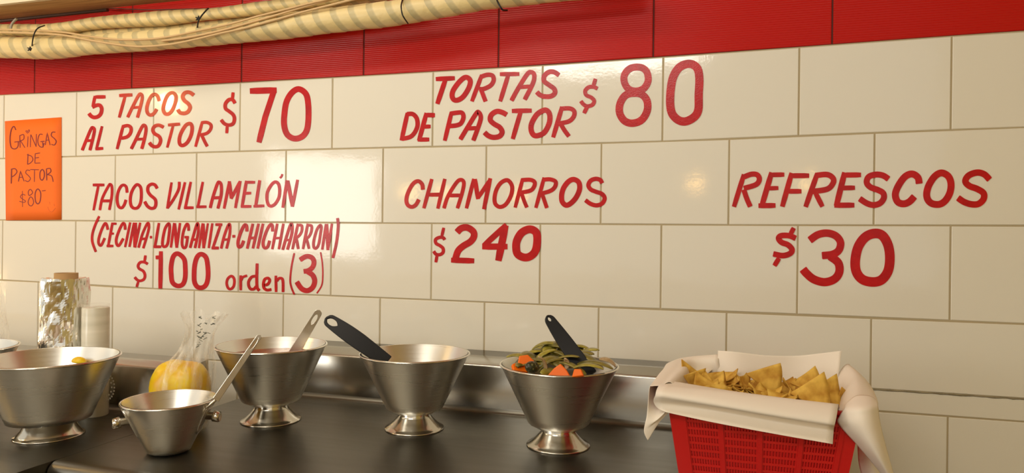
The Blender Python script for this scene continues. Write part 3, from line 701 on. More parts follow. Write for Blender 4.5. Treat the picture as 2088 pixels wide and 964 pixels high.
# ladles and spoons: flat handle with a hang hole, cup at the lower end
def handle_rows(p0, p1, nrm, wf, hole, sag, n=40):
    d = (p1 - p0); Ln = d.length; d.normalize(); side = d.cross(nrm).normalized(); up = side.cross(d).normalized()
    return [(p0 + d * (Ln * i / n) + up * (sag * math.sin(PI * i / n)), side, wf(i / n), hole(i / n)) for i in range(n + 1)]
def ladle(name, label, catname, p0, p1, nrm, wf, hole, sag, th, matname, cup_r, cup_at, bev=0.0008):
    t = thing(name, label, catname, p1)
    rows = handle_rows(p0 - p1, Vector((0, 0, 0)), nrm, wf, hole, sag)
    mb = MB(); vs = []; fs = []
    for (p, s, w, h) in rows: vs += [p - s * w, p - s * h, p + s * h, p + s * w]
    for i in range(len(rows) - 1):
        a = 4 * i; b = a + 4
        fs += [(a, a+1, b+1, b), (a+2, a+3, b+3, b+2)]
        if rows[i][3] < 1e-5 and rows[i+1][3] < 1e-5: pass
    mb.add(vs, fs, 0, False)
    o = mb.build('handle', M[matname], t)
    import bmesh
    b = bmesh.new(); b.from_mesh(o.data); bmesh.ops.remove_doubles(b, verts=b.verts, dist=1e-6); bmesh.ops.dissolve_degenerate(b, dist=1e-7, edges=b.edges); b.to_mesh(o.data); b.free()
    md = o.modifiers.new('thick', 'SOLIDIFY'); md.thickness = th; md.offset = 0
    if bev: md = o.modifiers.new('round', 'BEVEL'); md.width = bev; md.segments = 2; md.limit_method = 'ANGLE'
    mb = MB(); c = Vector(cup_at) - p1
    pr = [(cup_r * math.sin(a), -cup_r * 0.62 * math.cos(a)) for a in [PI * 0.5 * k / 10 for k in range(11)]]
    pr2 = [(max(r - 0.0015, 0.0003), z + 0.0015) for r, z in pr]
    mb.lathe(pr + pr2[::-1], 32, c); mb.build('ladle_cup', M[matname], t)
    mb = MB(); tube(mb, [Vector((0, 0, 0)), c.lerp(Vector((0, 0, 0)), 0.5), c + Vector((0, 0, -cup_r * 0.35))], 0.0028, 8); mb.build('neck', M[matname], t)
    return t
def taper(w0, w1, rnd_=0.05):
    def f(t):
        w = w0 + (w1 - w0) * t
        if t < rnd_: w *= math.sqrt(max(0.02, 1 - ((rnd_ - t) / rnd_) ** 2))
        return w
    return f
def holef(a, b, w):
    def f(t): return w * math.sqrt(max(0, 1 - ((t - (a + b) / 2) / ((b - a) / 2)) ** 2)) if a < t < b else 0.0
    return f
to_cam = lambda p: (CAM - p).normalized()
p0, p1 = at(652, 632, -0.262), at(598, 722, -0.285)
ladle('ladle', 'steel ladle with slotted handle standing in the red salsa bowl', 'ladle', p0, p1, to_cam(p0), taper(0.0088, 0.0125, 0.07), holef(0.10, 0.32, 0.0042), 0.0, 0.0016, 'steel_handle', 0.024, (1.215, -0.30, 1.015))
p0, p1 = at(531, 682, -0.520), at(440, 815, -0.548)
ladle('ladle', 'thin steel ladle leaning on the right rim of the small bucket', 'ladle', p0, p1, to_cam(p0) + Vector((0, 0, 0.3)), taper(0.0050, 0.0066, 0.04), holef(0.06, 0.22, 0.0026), 0.0, 0.0022, 'steel_handle', 0.018, (1.175, -0.555, 0.928))
p0, p1 = at(664, 648, -0.300), at(790, 738, -0.285)
ladle('ladle', 'black plastic ladle with a hole in its handle, leaning left', 'ladle', p0, p1, to_cam(p0) + Vector((0, 0, 0.25)), lambda t: (0.0135 + 0.005 * math.sin(min(1, t * 2.2) * PI * 0.5)) * math.sqrt(max(0.03, 1 - max(0, (0.07 - t) / 0.07) ** 2)) * (1 - 0.40 * max(0, t - 0.55)), holef(0.030, 0.185, 0.0078), 0.006, 0.006, 'black', 0.026, (1.585, -0.262, 0.985), 0.0016)
p0, p1 = at(1115, 643, -0.300), at(1203, 766, -0.325)
ladle('serving_spoon', 'black plastic spoon stuck upright in the pickled vegetables', 'spoon', p0, p1, to_cam(p0) + Vector((0.2, 0, 0)), lambda t: (0.0095 + 0.0065 * math.sin(min(1, t * 1.6) * PI * 0.5)) * math.sqrt(max(0.03, 1 - max(0, (0.08 - t) / 0.08) ** 2)), holef(0.035, 0.10, 0.0032), -0.008, 0.008, 'black', 0.022, (1.925, -0.295, 1.020), 0.0022)

# salsa
mb = MB(); rows = []
for i in range(9):
    r = 0.1025 * i / 8 + 0.0004
    rows.append([Vector((r * math.cos(a), r * math.sin(a), 0.0012 * noise.noise(Vector((r * 60 * math.cos(a), r * 60 * math.sin(a), 2))))) for a in [2 * PI * k / 48 for k in range(48)]])
mb.grid(rows, closed_u=True); tag(mb.build('red_salsa', M['salsa'], None, (1.222, -0.300, ZC + 0.1485)), 'red oily salsa filling the steel bowl left of centre', 'salsa')

# pickled vegetables
bc = Vector((1.891, -0.274, ZC + 0.165))
rn = random.Random(12)
def strip(name, label, catn, group, c, yaw, length, width, curl, th, matname, tilt=0.0, roll=0.0):
    rows = []; n = 14
    for i in range(n + 1):
        f = i / n - 0.5; w = width * (1 - (2 * abs(f)) ** 3.2 * 0.75)
        a = f * curl; R = length / max(curl, 0.05)
        cx, cz = R * math.sin(a), R * (math.cos(a) - math.cos(curl / 2))
        rows.append([Vector((cx, (j / 4 - 0.5) * w, cz + 0.18 * w * (1 - (j / 2 - 1) ** 2) + 0.001 * noise.noise(Vector((i * 0.7, j, yaw * 9))))) for j in range(5)])
    mb = MB(); mb.grid(rows); o = mb.build(name, M[matname], None, c)
    o.rotation_euler = (roll, tilt, yaw)
    md = o.modifiers.new('thick', 'SOLIDIFY'); md.thickness = th; md.offset = 0
    md = o.modifiers.new('smooth', 'SUBSURF'); md.levels = 1; md.render_levels = 1
    return tag(o, label, catn, group)
def chunk(name, label, catn, group, c, pts, h, matname, rot):
    mb = MB(); n = len(pts); mb.add([(x, y, -h / 2) for x, y in pts] + [(x * 0.93, y * 0.93, h / 2) for x, y in pts],
        [tuple(range(n - 1, -1, -1)), tuple(range(n, 2 * n))] + [(i, (i + 1) % n, n + (i + 1) % n, n + i) for i in range(n)])
    o = mb.build(name, M[matname], None, c); o.rotation_euler = rot
    md = o.modifiers.new('round', 'BEVEL'); md.width = 0.0016; md.segments = 2
    return tag(o, label, catn, group)
# filling layer of strips under and around the named ones
for k in range(46):
    a = rn.uniform(0, 2 * PI); r = 0.084 * math.sqrt(rn.random())
    hgt = -0.006 + 0.036 * (1 - (r / 0.1) ** 2) * rn.uniform(0.35, 1.0) + (0.012 if (math.cos(a) * r > -0.03 and math.sin(a) > 0) else 0)
    strip('pepper_strip', 'olive green pickled pepper strip lying in the mixed heap in the right bowl', 'vegetable', 'pickled pepper strips in the bowl',
          bc + Vector((r * math.cos(a), r * math.sin(a), hgt)), rn.uniform(-0.9, 0.9) + (0 if rn.random() < .7 else PI / 2), rn.uniform(0.05, 0.075), rn.uniform(0.018, 0.028), rn.uniform(0.5, 1.3), 0.003,
          'pepper2' if rn.random() < 0.35 else 'pepper', rn.uniform(-0.35, 0.35), rn.uniform(-0.5, 0.5))
def pk(px, py, Y): return at(px, py, Y)
for px, py, Y, yaw, ln, wd, cu, ti, mt in ((1122,715,-0.265,0.15,0.085,0.024,1.5,0.0,'pepper2'),(1112,729,-0.30,0.6,0.060,0.020,1.2,-0.5,'pepper2'),(1140,728,-0.29,-0.2,0.075,0.018,0.9,0.25,'pepper'),
    (1196,736,-0.30,-0.35,0.080,0.024,0.8,0.30,'pepper'),(1213,748,-0.33,-0.1,0.075,0.022,0.9,0.05,'pepper'),(1176,722,-0.26,0.9,0.050,0.016,0.9,0.6,'pepper'),(1125,746,-0.335,0.5,0.060,0.014,1.3,-0.4,'pepper'),(1200,752,-0.36,0.1,0.060,0.018,0.9,0.0,'pepper2'),(1085,726,-0.28,0.3,0.05,0.02,1.2,-0.4,'pepper2'),(1162,748,-0.35,-0.3,0.05,0.018,0.8,0.2,'pepper')):
    strip('pepper_strip', 'olive green pickled pepper strip lying in the mixed heap in the right bowl', 'vegetable', 'pickled pepper strips in the bowl', pk(px, py, Y), yaw, ln, wd, cu, 0.0028, mt, ti)
qd = [(-0.016, -0.010), (0.014, -0.012), (0.018, 0.004), (-0.002, 0.014), (-0.018, 0.006)]
chunk('carrot_slice', 'orange pickled carrot slice at the upper left of the vegetable heap', 'vegetable', None, pk(1074, 737, -0.345), qd, 0.008, 'carrot', (1.2, 0.3, 0.2))
chunk('carrot_slice', 'orange pickled carrot slice lying low at the bowl left rim', 'vegetable', None, pk(1061, 750, -0.350), qd, 0.008, 'carrot', (0.7, 0.1, 0.5))
chunk('carrot_slice', 'large orange pickled carrot slice at the front rim, centre', 'vegetable', None, pk(1142, 756, -0.375), [(-0.024, -0.012), (0.024, -0.012), (0.012, 0.004), (0.0, 0.014), (-0.012, 0.004)], 0.010, 'carrot', (1.25, 0.05, 0.1))
chunk('carrot_slice', 'small orange pickled carrot piece beside the black spoon', 'vegetable', None, pk(1178, 760, -0.380), [(-0.012, -0.008), (0.012, -0.008), (0.008, 0.006), (-0.006, 0.008)], 0.008, 'carrot', (1.1, -0.2, 0.0))
strip('onion_slice', 'pale pickled onion slice standing beside the dark round pepper', 'vegetable', None, pk(1103, 746, -0.365), 1.2, 0.048, 0.013, 1.5, 0.003, 'onion', 1.1, 0.5)
strip('onion_slice', 'small pale onion slice beside the black spoon', 'vegetable', None, pk(1153, 742, -0.355), 1.5, 0.026, 0.012, 1.4, 0.003, 'onion', 1.2, 0.3)
strip('onion_slice', 'whitish onion piece at the far right of the vegetable heap', 'vegetable', None, pk(1238, 741, -0.285), 0.3, 0.040, 0.018, 1.5, 0.003, 'onion', 0.4, 0.3)
mb = MB(); rows = []
for i in range(13):
    a = PI * i / 12; rows.append([Vector((0.0155 * math.cos(a), 0.0115 * math.sin(a) * math.cos(b), 0.0115 * math.sin(a) * math.sin(b))) * (1 + 0.06 * noise.noise(Vector((i * .5, math.cos(b), math.sin(b))))) for b in [2 * PI * k / 20 for k in range(20)]])
mb.grid(rows, closed_u=True); o = mb.build('round_pepper', M['dark_pepper'], None, pk(1085, 748, -0.378)); o.rotation_euler = (0, 0.1, 0.9)
tag(o, 'dark green speckled whole pepper at the left of the vegetable heap', 'vegetable')

# ------------------------------------------------------------------ rolls, bag with fruit, wedge
fx, fy = 0.731, -0.404
t = thing('foil_roll', 'crinkled aluminium foil roll standing on end behind the large bowl', 'foil roll', (fx, fy, ZC))
mb = MB(); rows = []; HF = 0.318
for i in range(62):
    z = HF * i / 61; row = []
    for k in range(96):
        a = 2 * PI * k / 96; c, s_ = math.cos(a), math.sin(a)
        f = noise.turbulence(Vector((c * 1.3, s_ * 1.3, z * 9)), 3, True, noise_basis='PERLIN_ORIGINAL')
        r = 0.0480 + 0.0055 * (f - 0.5) + 0.0011 * noise.noise(Vector((c * 6, s_ * 6, z * 40)))
        if a > PI and a < 1.62 * PI: r += 0.006 * math.sin((a - PI) / (0.62 * PI) * PI) * (0.6 + 0.4 * noise.noise(Vector((c * 3, s_, z * 22))))
        if i == 0 or i == 61: r *= 0.985
        row.append(Vector((r * c, r * s_, z + (0.003 * noise.noise(Vector((c * 4, s_ * 4, 9))) if i == 61 else 0))))
    rows.append(row)
rows.append([Vector((0.028 * math.cos(2*PI*k/96), 0.028 * math.sin(2*PI*k/96), HF - 0.004)) for k in range(96)])
mb.grid(rows, closed_u=True, smooth=False); mb.build('foil', M['foil'], t)
mb = MB(); mb.lathe([(0.0245, 0.0), (0.0245, HF + 0.012), (0.0215, HF + 0.012), (0.0215, 0.0)], 40); o = mb.build('cardboard_core', M['core'], t); o['label'] = 'brown cardboard tube'
cx, cy = at(193, 846, -0.396).x, -0.396
t = thing('film_roll', 'white roll of plastic film standing right of the foil roll', 'plastic roll', (cx, cy, ZC))
mb = MB(); HR = 0.252
mb.lathe([(0.001, 0.0005), (0.0275, 0.0005), (0.0285, 0.002), (0.0285, HR - 0.002), (0.0275, HR), (0.013, HR - 0.001), (0.013, HR - 0.02), (0.001, HR - 0.02)], 48); mb.build('wound_film', M['film'], t)
mb = MB(); mb.lathe([(0.0293, 0.0), (0.0293, HR + 0.006), (0.0280, HR + 0.008)], 48); mb.build('clear_wrapper', M['clear'], t)
mb = MB(); rows = []
for i in range(9):
    z = 0.03 + 0.075 * i / 8; w = 0.026 * math.sin(PI * (i + 0.6) / 9.2)
    rows.append([Vector((0.029 + w * j / 4, 0.012 - 0.01 * j / 4, z)) for j in range(5)])
mb.grid(rows); o = mb.build('wrapper_flap', M['clear'], t)
mb = MB()
for k in range(13):
    a = -0.5 * PI + PI * k / 12 * 1.0
    for rr_ in (0.030, 0.0205):
        z = 0.067 + rr_ * math.sin(a); x = 0.0265 + rr_ * 0.78 * math.cos(a)
        if k % 2 == 0 or rr_ > 0.025: mb.box(x, x + 0.0034, 0.0045, 0.0052, z - 0.0018, z + 0.0018)
mb.build('printed_emblem', M['white_print'], t)

fc = Vector((1.088, -0.432, ZC))
t = thing('plastic_bag', 'clear knotted plastic bag wrapped around a yellow fruit', 'plastic bag', fc)
fr_ = []
def sup(u, v, a, b, c, e):
    cu, su, cv, sv = math.cos(u), math.sin(u), math.cos(v), math.sin(v)
    pw = lambda x: math.copysign(abs(x) ** e, x)
    return Vector((a * pw(cv) * pw(cu), b * pw(cv) * pw(su), c * pw(sv)))
mb = MB(); rows = []
for i in range(25):
    v_ = -PI / 2 + PI * i / 24
    row = []
    for k in range(48):
        u = 2 * PI * k / 48; p = sup(u, v_, 0.058, 0.050, 0.074, 0.68)
        p.z += 0.010 * (p.x / 0.06) * -0.5 if p.z > 0 else 0
        p *= 1 + 0.035 * noise.noise(p * 28) + 0.02 * noise.noise(p * 90); p.z += 0.0760; row.append(p)
    rows.append(row)
mb.grid(rows, closed_u=True)
o = mb.build('fruit', M['fruit'], None, (fc.x, fc.y, ZC)); o.rotation_euler = (0, 0, 0.25)
o.name = 'peeled_fruit'; tag(o, 'peeled yellow fruit inside the clear plastic bag', 'fruit')
pd = MB(); pd.add([(0.022 * 0 + 0.0035 * math.cos(a), 0, 0.005 * math.sin(a)) for a in [2*PI*k/10 for k in range(10)]], [tuple(range(10))])
mb = MB(); rows = []
prof = [(0.046, 0.0008, 0, 0), (0.061, 0.010, 0, 0), (0.066, 0.05, 0.002, 0), (0.066, 0.085, 0.004, 0), (0.064, 0.115, 0.009, 0), (0.055, 0.140, 0.020, 0), (0.044, 0.160, 0.031, 0),
        (0.035, 0.182, 0.041, 0), (0.031, 0.204, 0.048, 0), (0.034, 0.224, 0.052, 0), (0.044, 0.240, 0.054, 0), (0.054, 0.254, 0.057, 0)]
pc = cat([(a, b, c) for a, b, c, d in prof], 3)
for i, (r, z, sx) in enumerate(pc):
    row = []; f = z / 0.25
    for k in range(72):
        a = 2 * PI * k / 72
        amp = 0.004 + 0.16 * r * max(0, f - 0.35)
        q = r + amp * noise.noise(Vector((math.cos(a) * (2 + 2.5 * f), math.sin(a) * (2 + 2.5 * f), z * 9 + 4))) + 0.0015 * noise.noise(Vector((math.cos(a) * 9, math.sin(a) * 9, z * 40)))
        zz_ = z + (0.020 * noise.noise(Vector((math.cos(a) * 2.2, math.sin(a) * 2.2, 7))) if i == len(pc) - 1 else 0)
        flat = 1.0 - 0.45 * max(0, f - 0.5)
        row.append(Vector((sx + q * math.cos(a), q * 0.86 * flat * math.sin(a), zz_)))
    rows.append(row)
mb.grid(rows, closed_u=True); mb.build('bag_film', M['clear_bag'], t)
mb = MB(); rn2 = random.Random(5)
for k in range(30):
    px = rn2.uniform(402, 438); py = rn2.uniform(644, 690); 
    if k < 8: px, py = 402 + k * 2.2 + rn2.uniform(-2, 2), 706 - k * 4
    p = at(px, py, fc.y - 0.030) - fc; a = rn2.uniform(-0.6, 0.6); w = rn2.uniform(0.0015, 0.0055); h_ = rn2.uniform(0.0005, 0.0012)
    dx, dz = math.cos(a), math.sin(a)
    mb.add([p + Vector((-w*dx + h_*dz, 0, -w*dz - h_*dx)), p + Vector((w*dx + h_*dz, 0, w*dz - h_*dx)), p + Vector((w*dx - h_*dz, 0, w*dz + h_*dx)), p + Vector((-w*dx - h_*dz, 0, -w*dz + h_*dx))], [(0, 1, 2, 3)])
o = mb.build('dark_print', M['print'], t); o['label'] = 'small dark printed marks near the bag top'
# lemon wedge in the large bowl
mb = MB(); rows = []
for i in range(13):
    a = PI * i / 12; rows.append([Vector((0.020 * math.cos(a), 0.013 * math.sin(a) * math.cos(b), 0.013 * math.sin(a) * math.sin(b))) for b in [PI * k / 10 for k in range(11)]])
mb.grid(rows); mb.v = [(x * 0.62, y * 0.62, z * 0.62) for x, y, z in mb.v]; o = mb.build('lemon_wedge', M['fruit'], None, at(161, 737, -0.455)); o.rotation_euler = (0.2, 0.1, 0.4)
md = o.modifiers.new('thick', 'SOLIDIFY'); md.thickness = 0.003
tag(o, 'yellow wedge of fruit inside the large bowl at left', 'fruit')
# crumpled clear bag at the left edge
c0 = at(-14, 640, -0.385); c0.z = ZC
t = thing('plastic_bag', 'crumpled clear plastic bag at the left picture edge above the bowls', 'plastic bag', c0)
mb = MB(); rows = []
for i in range(20):
    z = 0.0005 + 0.30 * i / 19; row = []
    for k in range(40):
        a = 2 * PI * k / 40; r = 0.040 + 0.010 * noise.noise(Vector((math.cos(a) * 2, math.sin(a) * 2, z * 14))) - 0.012 * (i / 19)
        if i == 0: r *= 0.6
        row.append(Vector((r * math.cos(a), r * math.sin(a) * 0.8, z)))
    rows.append(row)
mb.grid(rows, closed_u=True); mb.build('bag_film', M['clear_bag'], t)

# ------------------------------------------------------------------ chip basket
BX0, BX1, BY0, BY1, BZT = 2.1195, 2.4180, -0.500, -0.285, 1.064
t = thing('basket', 'red plastic slotted basket lined with white paper on the counter right end', 'basket', ((BX0 + BX1) / 2, (BY0 + BY1) / 2, ZC))
bo_ = t.location
def sect(z, inset=0.0, n=6):
    f = (BZT - z) / (BZT - ZC); k = 0.026 * f + inset
    x0, x1, y0, y1 = BX0 + k, BX1 - k, BY0 + k * 0.8, BY1 - k * 0.8; r = 0.016
    pts = []
    for (ccx, ccy, a0) in ((x1 - r, y0 + r, -PI/2), (x1 - r, y1 - r, 0), (x0 + r, y1 - r, PI/2), (x0 + r, y0 + r, PI)):
        for i in range(n + 1):
            a = a0 + PI / 2 * i / n; pts.append(Vector((ccx + r * math.cos(a), ccy + r * math.sin(a), z)) - bo_)
    return pts
mb = MB(); zs = [ZC + 0.0006 + (BZT - ZC - 0.0006) * i / 10 for i in range(11)]
mb.grid([sect(z, 0.003) for z in zs], closed_u=True); mb.grid([sect(z, 0.006) for z in zs[::-1]], closed_u=True)
s0 = sect(zs[0], 0.003); mb.add(s0, [tuple(range(len(s0)))])
mb.build('shell', M['basket'], t)
mb = MB(); ring = []
for (dz, ins) in ((0.0, 0.003), (0.0, -0.006), (0.003, -0.007), (0.006, -0.004), (0.006, 0.004), (0.0, 0.006)):
    q = sect(BZT, ins); ring.append([p + Vector((0, 0, dz - 0.004)) for p in q])
mb.grid(ring, closed_u=True, smooth=False); mb.build('rim', M['basket'], t)
def fy(x_f, z):   # point on the front face (fraction along the width)
    f = (BZT - z) / (BZT - ZC); k = 0.026 * f
    return Vector((BX0 + k + (BX1 - BX0 - 2 * k) * x_f, BY0 + k * 0.8, z)) - bo_
ribs = [0.088, 0.290, 0.500, 0.715, 0.912]
def bar(mb, a, b, w, d):
    dv = (b - a).normalized(); s_ = dv.cross(Vector((0, -1, 0))).normalized() * w; o_ = Vector((0, -d, 0)); i_ = Vector((0, 0.0035, 0))
    mb.add([a - s_ + i_, a + s_ + i_, b + s_ + i_, b - s_ + i_, a - s_ + o_, a + s_ + o_, b + s_ + o_, b - s_ + o_],
           [(0,1,2,3),(4,7,6,5),(0,4,5,1),(1,5,6,2),(2,6,7,3),(3,7,4,0)])
for f in ribs:
    mb = MB(); bar(mb, fy(f, ZC + 0.004), fy(f, BZT - 0.004), 0.0034, 0.0026); mb.build('rib', M['basket'], t)
mb = MB()
for a, b in zip(ribs[:-1], ribs[1:]):
    nn = 13
    for k in range(1, nn): bar(mb, fy(a + (b - a) * k / nn, ZC + 0.006), fy(a + (b - a) * k / nn, BZT - 0.008), 0.0011, 0.0004)
    z = ZC + 0.008
    while z < BZT - 0.006: bar(mb, fy(a, z), fy(b, z), 0.0021, 0.0006); z += 0.0122
fixn(mb.build('slotted_front', M['basket'], t))
for (a, b) in ((0.012, 0.088), (0.912, 0.988)):
    mb = MB()
    vs = [fy(a, ZC + 0.003), fy(b, ZC + 0.003), fy(b, BZT - 0.004), fy(a, BZT - 0.004)]
    mb.add([v_ + Vector((0, -0.0008, 0)) for v_ in vs] + [v_ + Vector((0, 0.003, 0)) for v_ in vs], [(0, 1, 2, 3), (7, 6, 5, 4), (0, 4, 5, 1), (2, 6, 7, 3), (1, 5, 6, 2), (3, 7, 4, 0)])
    fixn(mb.build('corner_panel', M['basket'], t))

# paper sheets
def sheet(name, label, rows, nu=5, nv=6, th=0.0005, group='white paper sheets lining the basket'):
    R1 = [cat(r, nu) for r in rows]
    cols = list(zip(*R1)); C2 = [cat(c, nv) for c in cols]
    org = C2[0][0].copy()
    mb = MB(); mb.grid([[p - org for p in c] for c in C2])
    o = mb.build(name, M['paper'], None, org); md = o.modifiers.new('thick', 'SOLIDIFY'); md.thickness = th; md.offset = 0
    return tag(o, label, 'paper', group)
def fr_row(dy, xs, zs_):  # helper: row along the front
    return [Vector((x, BY0 + dy, z)) for x, z in zip(xs, zs_)]
def px_row(pts): return [at(x, y, Y) for x, y, Y in pts]
# front sheet: up the inside, over the front rim, folded back under itself, flaring at the bottom
sheet('paper_sheet', 'white paper flap folded over the basket front', [
    px_row([(1362, 775, -0.470), (1480, 795, -0.470), (1600, 812, -0.470), (1712, 832, -0.470)]),
    px_row([(1347, 784, -0.498), (1470, 795, -0.498), (1590, 810, -0.498), (1710, 824, -0.498)]),
    px_row([(1342, 788, -0.512), (1468, 799, -0.514), (1590, 813, -0.514), (1709, 828, -0.514)]),
    px_row([(1338, 797, -0.524), (1465, 814, -0.530), (1588, 832, -0.532), (1706, 848, -0.532)]),
    px_row([(1336, 806, -0.526), (1463, 827, -0.534), (1586, 848, -0.538), (1702, 866, -0.538)]),
    px_row([(1333, 813, -0.520), (1462, 831, -0.522), (1585, 852, -0.524), (1701, 870, -0.524)]),
    px_row([(1333, 820, -0.512), (1460, 836, -0.512), (1583, 858, -0.514), (1700, 876, -0.514)]),
    px_row([(1341, 832, -0.513), (1458, 846, -0.516), (1581, 869, -0.519), (1699, 889, -0.520)]),
    px_row([(1358, 840, -0.520), (1455, 861, -0.526), (1578, 884, -0.530), (1698, 905, -0.532)])])
# left sheet: inner left wall, over the left rim, tail hanging outside at the front
sheet('paper_sheet', 'white paper corner hanging off the basket left side', [
    [Vector((2.160, -0.470, 1.035)), Vector((2.156, -0.42, 1.035)), Vector((2.156, -0.36, 1.035)), Vector((2.170, -0.300, 1.035)), Vector((2.225, -0.292, 1.035))],
    px_row([(1372, 782, -0.485), (1388, 768, -0.43), (1402, 755, -0.37), (1412, 742, -0.305), (1466, 742, -0.298)]),
    px_row([(1348, 786, -0.497), (1362, 768, -0.44), (1377, 750, -0.37), (1393, 730, -0.295), (1468, 723, -0.286)]),
    px_row([(1330, 787, -0.500), (1343, 770, -0.44), (1356, 753, -0.37), (1375, 735, -0.290), (1466, 727, -0.276)]),
    px_row([(1324, 793, -0.503), (1336, 778, -0.44), (1350, 762, -0.37), (1372, 745, -0.286), (1462, 745, -0.270)]),
    px_row([(1319, 845, -0.515), (1337, 845, -0.51), (1350, 838, -0.505), (1362, 826, -0.495), (1376, 815, -0.490)]),
    px_row([(1313, 878, -0.520), (1322, 873, -0.518), (1335, 861, -0.514), (1350, 845, -0.508), (1364, 836, -0.505)]),
    px_row([(1321, 898, -0.520), (1325, 892, -0.518), (1333, 878, -0.515), (1345, 860, -0.510), (1362, 842, -0.506)])])
# back sheet standing up behind the chips
sheet('paper_sheet', 'white paper standing up behind the chips', [
    px_row([(1464, 714.5, -0.292), (1500, 717, -0.300), (1562, 724, -0.294), (1622, 725, -0.288), (1672, 720, -0.296), (1716, 714.5, -0.306)]),
    px_row([(1463, 745, -0.296), (1500, 747, -0.305), (1562, 752, -0.298), (1622, 753, -0.292), (1672, 750, -0.300), (1712, 748, -0.310)]),
    px_row([(1462, 776, -0.305), (1500, 778, -0.314), (1562, 782, -0.305), (1622, 784, -0.302), (1672, 783, -0.308), (1707, 783, -0.315)]),
    px_row([(1466, 825, -0.330), (1500, 826, -0.332), (1562, 830, -0.330), (1622, 832, -0.330), (1668, 832, -0.332), (1700, 832, -0.335)])])
# right sheet: inner right wall, over the right rim, long tail hanging at the front corner
sheet('paper_sheet', 'white paper draped over the basket right side with a long tail', [
    px_row([(1712, 855, -0.480), (1710, 840, -0.44), (1706, 825, -0.40), (1700, 805, -0.35), (1690, 795, -0.305)]),
    px_row([(1728, 826, -0.490), (1728, 812, -0.45), (1724, 795, -0.40), (1722, 770, -0.345), (1716, 752, -0.300)]),
    px_row([(1745, 815, -0.495), (1748, 800, -0.45), (1746, 780, -0.40), (1742, 758, -0.345), (1729, 742, -0.290)]),
    px_row([(1768, 820, -0.500), (1772, 806, -0.45), (1770, 788, -0.40), (1760, 768, -0.345), (1740, 752, -0.285)]),
    px_row([(1776, 832, -0.512), (1790, 826, -0.47), (1786, 808, -0.41), (1776, 790, -0.35), (1752, 768, -0.285)]),
    px_row([(1738, 836, -0.520), (1766, 842, -0.522), (1785, 842, -0.50), (1792, 836, -0.45), (1785, 815, -0.36)])], nv=5)
sheet('paper_sheet', 'long white paper tail hanging from the basket front right corner', [
    px_row([(1722, 826, -0.488), (1742, 808, -0.480), (1760, 805, -0.480), (1777, 808, -0.478), (1788, 816, -0.470)]),
    px_row([(1722, 832, -0.508), (1740, 829, -0.515), (1758, 829, -0.520), (1776, 828, -0.515), (1790, 827, -0.500)]),
    px_row([(1712, 848, -0.510), (1736, 846, -0.522), (1758, 846, -0.528), (1778, 846, -0.522), (1792, 845, -0.502)]),
    px_row([(1710, 864, -0.508), (1740, 868, -0.525), (1764, 870, -0.532), (1784, 871, -0.525), (1797, 872, -0.503)]),
    px_row([(1746, 905, -0.500), (1762, 905, -0.520), (1778, 906, -0.530), (1795, 907, -0.524), (1806, 908, -0.502)]),
    px_row([(1776, 940, -0.495), (1787, 941, -0.512), (1797, 942, -0.522), (1807, 943, -0.516), (1816, 944, -0.500)]),
    px_row([(1801, 972, -0.490), (1808, 974, -0.500), (1814, 976, -0.506), (1820, 977, -0.504), (1825, 978, -0.498)]),
    px_row([(1818, 1004, -0.486), (1822, 1005, -0.490), (1825, 1006, -0.492), (1828, 1007, -0.492), (1831, 1008, -0.490)])])
sheet('paper_sheet', 'white paper fold hanging behind the long tail at right', [
    px_row([(1742, 850, -0.40), (1762, 846, -0.40), (1782, 842, -0.39)]),
    px_row([(1748, 905, -0.41), (1768, 900, -0.42), (1788, 900, -0.40)]),
    px_row([(1752, 950, -0.42), (1780, 945, -0.43), (1806, 950, -0.41)]),
    px_row([(1768, 1000, -0.42), (1790, 1000, -0.43), (1816, 1005, -0.41)])])

# chips
rc_ = random.Random(21)
def chip_mesh(k):
    r = random.Random(100 + k); mb = MB(); rows = []; R = 0.050; ang = r.uniform(0.95, 1.30); n = 8
    kx, ky = r.uniform(-12, 12), r.uniform(6, 18); 
    for i in range(n + 1):
        f = 0.02 + 0.98 * i / n; row = []
        for j in range(n + 1):
            a = (j / n - 0.5) * ang; x = R * f * math.cos(a) - R * 0.62; y = R * f * math.sin(a)
            z = kx * x * x * 1.0 + ky * y * y + 0.0016 * noise.noise(Vector((x * 60, y * 60, k * 3.1)))
            row.append((x, y, z))
        rows.append(row)
    mb.grid(rows); me_o = mb.build('tortilla_chip', M['chip'])
    return me_o
protos = [chip_mesh(k) for k in range(9)]
CL = 'curved yellow tortilla chip in the pile filling the paper-lined basket'; CG = 'tortilla chips in the basket'
used = set()
def chip(k, loc, rot, sc=1.0, label=CL, group=CG):
    src = protos[k % 9]
    if k % 9 in used: o = src.copy(); COL.objects.link(o)
    else: o = src; used.add(k % 9)
    o.location = loc; o.rotation_euler = rot; o.scale = (sc, sc, sc)
    if not o.modifiers: md = o.modifiers.new('thick', 'SOLIDIFY'); md.thickness = 0.0016; md.offset = 0
    return tag(o, label, 'chip', group)
lean = lambda tx, ty, spin: (Matrix.Rotation(tx, 3, 'X') @ Matrix.Rotation(ty, 3, 'Y') @ Matrix.Rotation(spin, 3, 'Z')).to_euler()
